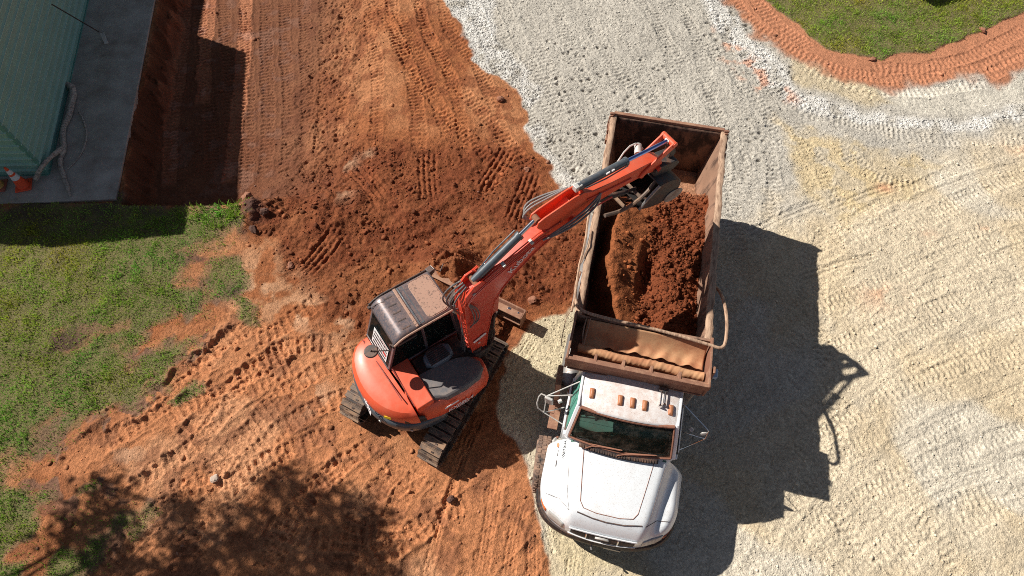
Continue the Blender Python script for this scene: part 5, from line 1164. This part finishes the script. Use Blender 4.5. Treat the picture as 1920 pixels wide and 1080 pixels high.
m = MB(); m.tube([(.98, .04, .98), (1.02, .03, 1.3), (.95, .06, 2.3)], .012, 6); m.build('grab_rail', M['black'], ex)

# boom group: its own vertical plane through the swing post
bw = Vector(at(893, 652, 1.3)[:2]); bl = Vector(((bw.x - EX) * math.cos(rad(ER)) + (bw.y - EY) * math.sin(rad(ER)), -(bw.x - EX) * math.sin(rad(ER)) + (bw.y - EY) * math.cos(rad(ER))))
MBm = T(bl.x, bl.y, .429, rz=35 - ER) @ Matrix.Scale(.9675, 4)      # boom, arm and bucket, sized to the machine
m = MB(MBm); m.cyl((-.05, 0, .20), (-.05, 0, 1.15), .17, n=18); m.box((-.28, 0, .62), (.5, .36, .8)); m.box((.02, 0, .95), (.34, .40, .22)); m.build('swing_post', M['black'], ex, bevel=.02)
boomP = [(-.13, .88), (.13, .86), (.17, 1.10), (.20, 1.45), (.31, 2.10), (.42, 2.70), (.60, 3.02), (.85, 3.27), (1.25, 3.58), (1.62, 3.76), (2.05, 3.84), (2.14, 3.96), (2.05, 4.08), (1.80, 4.10), (1.45, 4.06), (1.0, 3.90), (.55, 3.74), (.10, 3.56), (-.08, 3.46), (-.19, 3.22), (-.20, 2.80), (-.20, 2.0), (-.18, 1.45), (-.15, 1.10)]
m = MB(MBm); m.prism_y(boomP, -.12, .12); m.build('boom', M['boom'], ex, bevel=.012)
m = MB(MBm)                                  # edge flanges of the boxed boom
for y in (-.128, .128):
    m.tube([(p[0], y, p[1]) for p in boomP[:10]], .012, 5); m.tube([(p[0], y, p[1]) for p in boomP[13:]], .014, 5)
for y in (-.13, .13): m.prism_y([(-.16, 3.30), (.20, 3.42), (.26, 3.62), (.16, 3.72), (.02, 3.70), (-.16, 3.50)], y - .02, y + .02)
m.build('boom_flange', M['boom'], ex, bevel=.006)
m = MB(MBm); m.box((.03, -.141, 1.62), (.30, .008, .08), ry=-18); m.build('label_strip', M['lettering'], ex)
m = MB(MBm); m.cyl((.0, -.15, 1.45), (.0, -.155, 1.45), .03, n=10); m.build('grease_cap', M['worn'], ex)
# lifting cylinder in front of the boom
m = MB(MBm); m.cyl((.30, -.02, .90), (.42, -.02, 2.10), .075, n=18); m.box((.30, -.02, .88), (.16, .2, .16)); bc = m.build('lift_cylinder', M['black'], ex)
m = MB(MBm); m.cyl((.42, -.02, 2.05), (.46, -.02, 2.62), .04, n=14); m.build('rod', M['chrome'], bc)
m = MB(MBm); m.tube([(.25, -.14, 1.0), (.36, -.16, 1.4), (.33, -.15, 1.9), (.42, -.12, 2.2)], .022, 7, 1); m.build('lift_hose', M['black'], ex)
m = MB(MBm)
for y in (-.08, .10): m.prism_y([(.34, 2.1), (.50, 2.2), (.56, 2.95), (.42, 2.75)], y - .012, y + .012)
m.build('cylinder_bracket', M['boom'], ex, bevel=.004)
# arm cylinder lying on top of the boom
a, b, c = Vector((.10, .0, 3.63)), Vector((1.05, .0, 4.20)), Vector((1.36, .0, 4.39))
m = MB(MBm); m.cyl(a, b, .070, n=20); m.cyl(b - (b - a).normalized() * .06, b, .082, n=20); m.tube([a + Vector((.15, .09, .05)), (a + b) / 2 + Vector((0, .10, .06)), b + Vector((-.05, .09, .05))], .014, 6); ac_ = m.build('arm_cylinder', M['barrel'], ex)
m = MB(MBm); m.cyl(b, c, .036, n=14); m.build('rod', M['chrome'], ac_); m = MB(MBm); m.cyl(c + Vector((0, -.06, 0)), c + Vector((0, .06, 0)), .055, n=14); m.cyl(a + Vector((0, -.12, 0)), a + Vector((0, .12, 0)), .05, n=14); m.build_each('eye', M['stone'], ac_)
# steel pipes along the boom
m = MB(MBm)
for k, (y, up) in enumerate(((-.09, .02), (-.12, .0), (-.155, -.05), (-.16, -.10))):
    o_ = up; m.tube([(-.16, y, 3.1 + k * .02), (-.10, y, 3.42 + o_), (.12, y, 3.60 + o_), (.60, y, 3.79 + o_), (1.10, y, 3.97 + o_), (1.42, y, 4.08 + o_), (1.52, y - .03, 4.04 + o_)], .012, 6, 1)
for y in (.155, .18): m.tube([(-.20, y, 2.2), (-.21, y, 3.2), (-.05, y, 3.52), (.3, y, 3.68)], .012, 6, 1)
m.build_each('boom_pipe', M['boom'], ex)
m = MB(MBm); [m.box((x, -.125, z), (.06, .10, .04), ry=-22) for x, z in ((.62, 3.83), (1.18, 4.02), (.0, 3.50))]; m.build_each('pipe_clamp', M['worn'], ex, bevel=.005)
m = MB(MBm)
for k in range(4): y = -.02 + k * .05; m.tube([(-.16, y + .02, 2.55 + .08 * k), (-.26 - .02 * k, y * 1.5 + .04, 2.75), (-.33 - .03 * k, y * 1.7 + .06, 3.1), (-.28, y * 1.5, 3.42 + .02 * k), (-.05, y, 3.60)], .016, 7, 2)
for k in range(3): y = -.04 + k * .06; m.tube([(-.28, y + .02, 1.15), (-.24, y, 1.6), (-.20, y * .8, 2.2), (-.19, y * .8, 2.6)], .016, 7, 1)
for k in range(3): m.tube([(-.15, -.16, 2.35 + k * .02), (-.06 + .05 * k, -.20 - .01 * k, 2.6), (-.08 + .06 * k, -.19, 2.95), (-.12, -.15, 3.25)], .013, 6, 2)
m.build_each('boom_hose', M['hose'], ex)
m = MB(MBm); m.tube([(-.22, -.15, 1.5), (-.25, -.15, 2.2), (-.26, -.15, 3.1)], .012, 6); m.tube([(-.22, -.11, 1.5), (-.27, -.12, 2.2), (-.28, -.12, 3.1)], .012, 6); [m.cyl((-.25, -.17, 1.6 + .2 * k), (-.25, -.09, 1.6 + .2 * k), .02, n=8) for k in range(6)]; m.build('riser_pipe', M['boom'], ex)
lettering('lettering', 'Kubota', .21, M['lettering'], ex, MBm @ Matrix.Translation((.98, -.128, 3.62)) @ Matrix.Rotation(rad(-38), 4, 'Y') @ Matrix.Rotation(rad(90), 4, 'X'), .003)
lettering('lettering', 'THUMB', .10, M['ink'], ex, MBm @ Matrix.Translation((.40, -.150, 3.25)) @ Matrix.Rotation(rad(-44), 4, 'Y') @ Matrix.Rotation(rad(90), 4, 'X'), .003) if False else None
# arm
armP = [(1.30, 4.30), (1.36, 4.20), (1.60, 4.02), (1.95, 3.86), (2.15, 3.84), (2.50, 4.00), (3.10, 4.00), (3.70, 3.94), (3.98, 3.84), (4.06, 3.92), (4.02, 4.08), (3.85, 4.22), (3.0, 4.33), (2.45, 4.40), (2.25, 4.52), (2.05, 4.54), (1.75, 4.50), (1.45, 4.46), (1.33, 4.42)]
m = MB(MBm); m.prism_y(armP[3:15] , -.10, .10)
for y in (-.105, .090): m.prism_y(armP, y - .012, y + .022)
m.add([(1.45, -.10, 4.10), (1.45, .10, 4.10), (2.0, .10, 4.42), (2.0, -.10, 4.42)], [(0, 1, 2, 3)])
m.build('arm', M['orange'], ex, bevel=.010)
m = MB(MBm); m.cyl((2.02, -.18, 3.96), (2.02, .18, 3.96), .07, n=16); m.cyl((3.95, -.17, 3.93), (3.95, .17, 3.93), .055, n=14); m.cyl((3.55, -.15, 4.02), (3.55, .15, 4.02), .05, n=14); m.build_each('pin', M['boom'], ex, bevel=.006)
a, b, c = Vector((2.18, 0, 4.60)), Vector((3.22, 0, 4.52)), Vector((4.20, 0, 4.40))
m = MB(MBm); m.cyl(a, b, .068, n=20); m.cyl(b - (b - a).normalized() * .05, b, .078, n=20); m.tube([a + Vector((.1, -.09, 0)), (a + b) / 2 + Vector((0, -.10, -.02)), b + Vector((-.04, -.09, 0))], .012, 6); bcy = m.build('bucket_cylinder', M['barrel'], ex)
m = MB(MBm); m.cyl(b, c, .034, n=14); m.build('rod', M['rod'], bcy); m = MB(MBm); m.cyl(c + Vector((-.03, -.05, 0)), c + Vector((-.03, .05, 0)), .05, n=12); m.box(a, (.14, .10, .12)); m.build_each('eye', M['worn'], bcy, bevel=.01)
m = MB(MBm); m.box((2.75, -.072, 4.62), (.07, .02, .03)); m.box((2.86, -.07, 4.61), (.05, .02, .03)); m.build_each('cylinder_label', M['lettering'], ex)
for y in (-.135, .135):
    m = MB(MBm); m.prism_y([(3.48, 4.02), (3.56, 3.95), (3.68, 4.05), (4.22, 4.32), (4.26, 4.42), (4.18, 4.47), (4.08, 4.42), (3.55, 4.12)], y - .020, y + .020); m.build('tipping_link', M['orange'], ex, bevel=.012)
m = MB(MBm); m.cyl((4.19, -.17, 4.41), (4.19, .17, 4.41), .055, n=18); m.build('link_pin', M['orange'], ex, bevel=.008)
m = MB(MBm); m.prism_y([(4.12, 4.42), (4.25, 4.42), (4.42, 3.98), (4.36, 3.78), (4.24, 3.82), (4.28, 4.0)], -.06, .06); m.build('bucket_link', M['bucket'], ex, bevel=.01)
# quick coupler + bucket, curled in, mouth towards the machine
m = MB(MBm); m.prism_y([(3.86, 3.94), (4.02, 3.98), (4.40, 3.88), (4.48, 3.76), (4.36, 3.66), (3.98, 3.70), (3.86, 3.80)], -.17, .17); m.build('coupler', M['bucket'], ex, bevel=.015)
bp = [(3.84, 3.74), (4.10, 3.70), (4.34, 3.60), (4.50, 3.44), (4.56, 3.24), (4.52, 3.08), (4.34, 2.95), (4.05, 2.92), (3.72, 3.02), (3.38, 3.22)]
def smooth_open(P, it=2):
    for _ in range(it):
        Q = [P[0]]
        for a, b in zip(P[:-1], P[1:]): Q += [(a[0] * .75 + b[0] * .25, a[1] * .75 + b[1] * .25), (a[0] * .25 + b[0] * .75, a[1] * .25 + b[1] * .75)]
        P = Q + [P[-1]]
    return P
bp = smooth_open([(3.88 + (p[0] - 3.88) * .84, 3.78 + (p[1] - 3.78) * .80) for p in bp]); WB = .35
m = MB(MBm); m.loft([[(p[0], y, p[1]) for p in bp] for y in (-WB, -WB / 2, 0, WB / 2, WB)], cap=False, closed=False); bk = m.build('bucket', M['bucket'], ex, thick=.03, ang=40)
for s in (-1, 1):
    m = MB(MBm); m.prism_y(bp, s * WB - .014, s * WB + .014); m.build('side_plate', M['bucket'], bk, bevel=.004)
    m = MB(MBm); q = [bp[0], (3.70, 3.62), (3.56, 3.48), bp[-1]]; m.tube([(p[0], s * (WB + .008), p[1]) for p in smooth_open(q, 1)], .028, 7); m.build('side_cutter', M['steel'], bk)
for k in range(5):
    y = -WB + .07 + k * (2 * WB - .14) / 4; m = MB(MBm); m.loft([[(3.48, y - .035, 3.30), (3.48, y + .035, 3.30), (3.48, y + .035, 3.36), (3.48, y - .035, 3.36)], [(3.28, y - .016, 3.46), (3.28, y + .016, 3.46), (3.28, y + .016, 3.48), (3.28, y - .016, 3.48)]]); m.build('tooth', M['chrome'], bk)
m = MB(MBm); m.prism_y(smooth_poly([(4.06, 3.14), (4.16, 3.30), (4.40, 3.28), (4.56, 3.16), (4.56, 3.02), (4.42, 2.94), (4.20, 2.98)], 1), -WB - .035, -WB - .016); m.build('wear_plate', M['plate'], bk, bevel=.008)
# folded thumb under the arm with its cylinder and hose
m = MB(MBm); m.tube([(3.92, -.20, 3.70), (3.70, -.24, 3.52), (3.35, -.26, 3.45), (3.05, -.24, 3.46), (2.75, -.20, 3.55)], .038, 8, 2); m.tube([(3.92, .20, 3.70), (3.70, .24, 3.52), (3.35, .26, 3.45), (3.05, .24, 3.46)], .030, 8, 2)
for x, z in ((3.55, 3.50), (3.2, 3.46)): m.beam((x, -.24, z), (x, .24, z), .06, .03)
m.build('thumb', M['shoe'], ex)
m = MB(MBm); m.tube([(4.02, .36, 3.92), (3.96, .46, 4.05), (3.75, .50, 4.02), (3.3, .32, 3.95), (3.0, .22, 3.95)], .016, 7, 1); m.cyl((3.85, .30, 3.96), (3.98, .46, 3.96), .07, n=16); m.build('coupler_cylinder', M['worn'], ex)
m = MB(MBm); m.cyl((2.62, -.04, 3.92), (3.3, -.04, 3.62), .05, n=14); m.cyl((3.3, -.04, 3.62), (3.6, -.04, 3.52), .028, n=10); m.build('thumb_cylinder', M['black'], ex)
# grey hoses looping around the boom-arm joint
m = MB(MBm)
for k in range(3): m.tube([(1.40 + .03 * k, .16, 4.10), (1.30 - .03 * k, .26, 4.22 - .03 * k), (1.42, .40 - .06 * k, 4.30), (1.74, .32 - .05 * k, 4.38), (2.12, .16, 4.46)], .018, 8, 2)
for k in range(3): m.tube([(1.50 - .06 * k, -.18, 3.96), (1.62, -.22 - .02 * k, 4.06 - .02 * k), (2.02, -.24 - .03 * k, 4.16 - .05 * k), (2.36 + .06 * k, -.20 - .02 * k, 4.22 - .04 * k), (2.60, -.135, 4.26)], .019, 8, 2)
m.build_each('arm_hose', M['hosegrey'], ex)
m = MB(MBm); m.tube([(2.3, -.135, 4.30), (2.9, -.135, 4.20), (3.3, -.135, 4.14)], .012, 6); m.tube([(2.0, -.14, 3.90), (2.5, -.15, 3.96), (2.9, -.14, 3.92)], .014, 6); m.build_each('arm_pipe', M['boom'], ex)

# ------------------------------------------------------------------ trees whose shade falls into view, shed beyond the right lawn
def tree(name, x, y, h, clusters, label, nleaf=9000):
    t = empty(name, (x, y, -.03)); tag(t, label, 'tree'); rs = random.Random(5); r2 = np.random.default_rng(11)
    m = MB(); m.tube([(0, 0, -.1), (.08, .05, h * .3), (-.05, .1, h * .55), (.05, 0, h * .8)], .2, 10, 2, rs=[.13, .10, .07, .04])
    for c in clusters:
        z0 = max(.28 * h, c[2] * .62); p1 = Vector((c[0] * .5, c[1] * .5, (z0 + c[2]) / 2 + .2)); m.tube([(0.02, .05, z0), p1, (c[0], c[1], c[2])], .06, 7, 1, rs=[.05, .035, .02])
        for _ in range(10):
            d = Vector((rs.uniform(-1, 1), rs.uniform(-1, 1), rs.uniform(-.6, .9))) * c[3] * .9; m.tube([(c[0], c[1], c[2]), (c[0] + d.x * .5, c[1] + d.y * .5, c[2] + d.z * .5 + .1), (c[0] + d.x, c[1] + d.y, c[2] + d.z)], .02, 5, 0, rs=[.025, .018, .008])
    m.build('trunk', M['trunk'], t)
    V = []; 
    for c in clusters:
        n = int(nleaf * c[3] ** 2 / sum(q[3] ** 2 for q in clusters)); sub_c = r2.normal(0, 1, (26, 3)); sub_c = sub_c / np.linalg.norm(sub_c, axis=1)[:, None] * r2.uniform(.35, 1.15, (26, 1)) * c[3]; sub_c[:, 2] *= .75
        k = r2.integers(0, 26, n); p = sub_c[k] + r2.normal(0, .14 * c[3] + .05, (n, 3)) + np.array(c[:3]); V.append(p)
    P = np.concatenate(V); n = len(P); a = r2.normal(0, 1, (n, 3)); a /= np.linalg.norm(a, axis=1)[:, None]; b = np.cross(a, r2.normal(0, 1, (n, 3))); b /= np.linalg.norm(b, axis=1)[:, None]; s = r2.uniform(.05, .11, (n, 1))
    v = np.stack([P - a * s, P - b * s * .5, P + a * s, P + b * s * .5], 1).reshape(-1, 3); f = np.arange(n * 4).reshape(n, 4); g = np.stack([r2.uniform(.04, .09, n), r2.uniform(.10, .17, n), r2.uniform(.02, .04, n), np.ones(n)], 1).repeat(4, 0)
    o = np_mesh('crown', v, f, ML, g, False); o.parent = t
kk = 1 / math.tan(rad(SUN_EL)); DX, DY = math.cos(rad(SUN_AZ + 180)), math.sin(rad(SUN_AZ + 180))
tx_, ty_ = -14.2, 2.75
def shade(px, py, z, r):                     # crown part whose shade falls on the ground near a given spot
    x, y, _ = at(px, py); return (x - DX * kk * z - tx_, y - DY * kk * z - ty_, z, r)
tree('broadleaf_tree', tx_, ty_, 10.5, [shade(545, 925, 8.6, .55), shade(660, 975, 8.0, .72), shade(480, 990, 8.8, .62), shade(345, 960, 7.6, .42), shade(210, 955, 7.0, .55), shade(150, 1010, 7.2, .50), shade(240, 1065, 7.6, .62), shade(400, 1060, 9.0, .75), shade(560, 1060, 9.2, .9), shade(660, 1110, 9.4, 1.1), shade(420, 1160, 9.4, 1.1)],
     'broadleaf tree standing beyond the lower left lawn and shading the red ground', 8500)
t = empty('garden_shed', (9.75, 17.75, 0), 38); tag(t, 'small shed with gabled metal roof beyond the right lawn', 'shed')
m = MB(); m.box((1.6, 1.6, 1.35), (3.1, 3.1, 2.7)); m.build('wall', M['siding'], t); m = MB(); m.add([(-.1, -.1, 2.7), (3.3, -.1, 2.7), (3.3, 3.3, 2.7), (-.1, 3.3, 2.7), (1.6, -.1, 3.3), (1.6, 3.3, 3.3)], [(0, 4, 5, 3), (1, 2, 5, 4), (0, 1, 4), (2, 3, 5), (0, 3, 2, 1)]); m.build('roof', M['roofm'], t, smooth=False)
m = MB(); m.box((1.6, .03, 1.0), (1.0, .04, 2.0)); m.build('door', M['trim'], t)
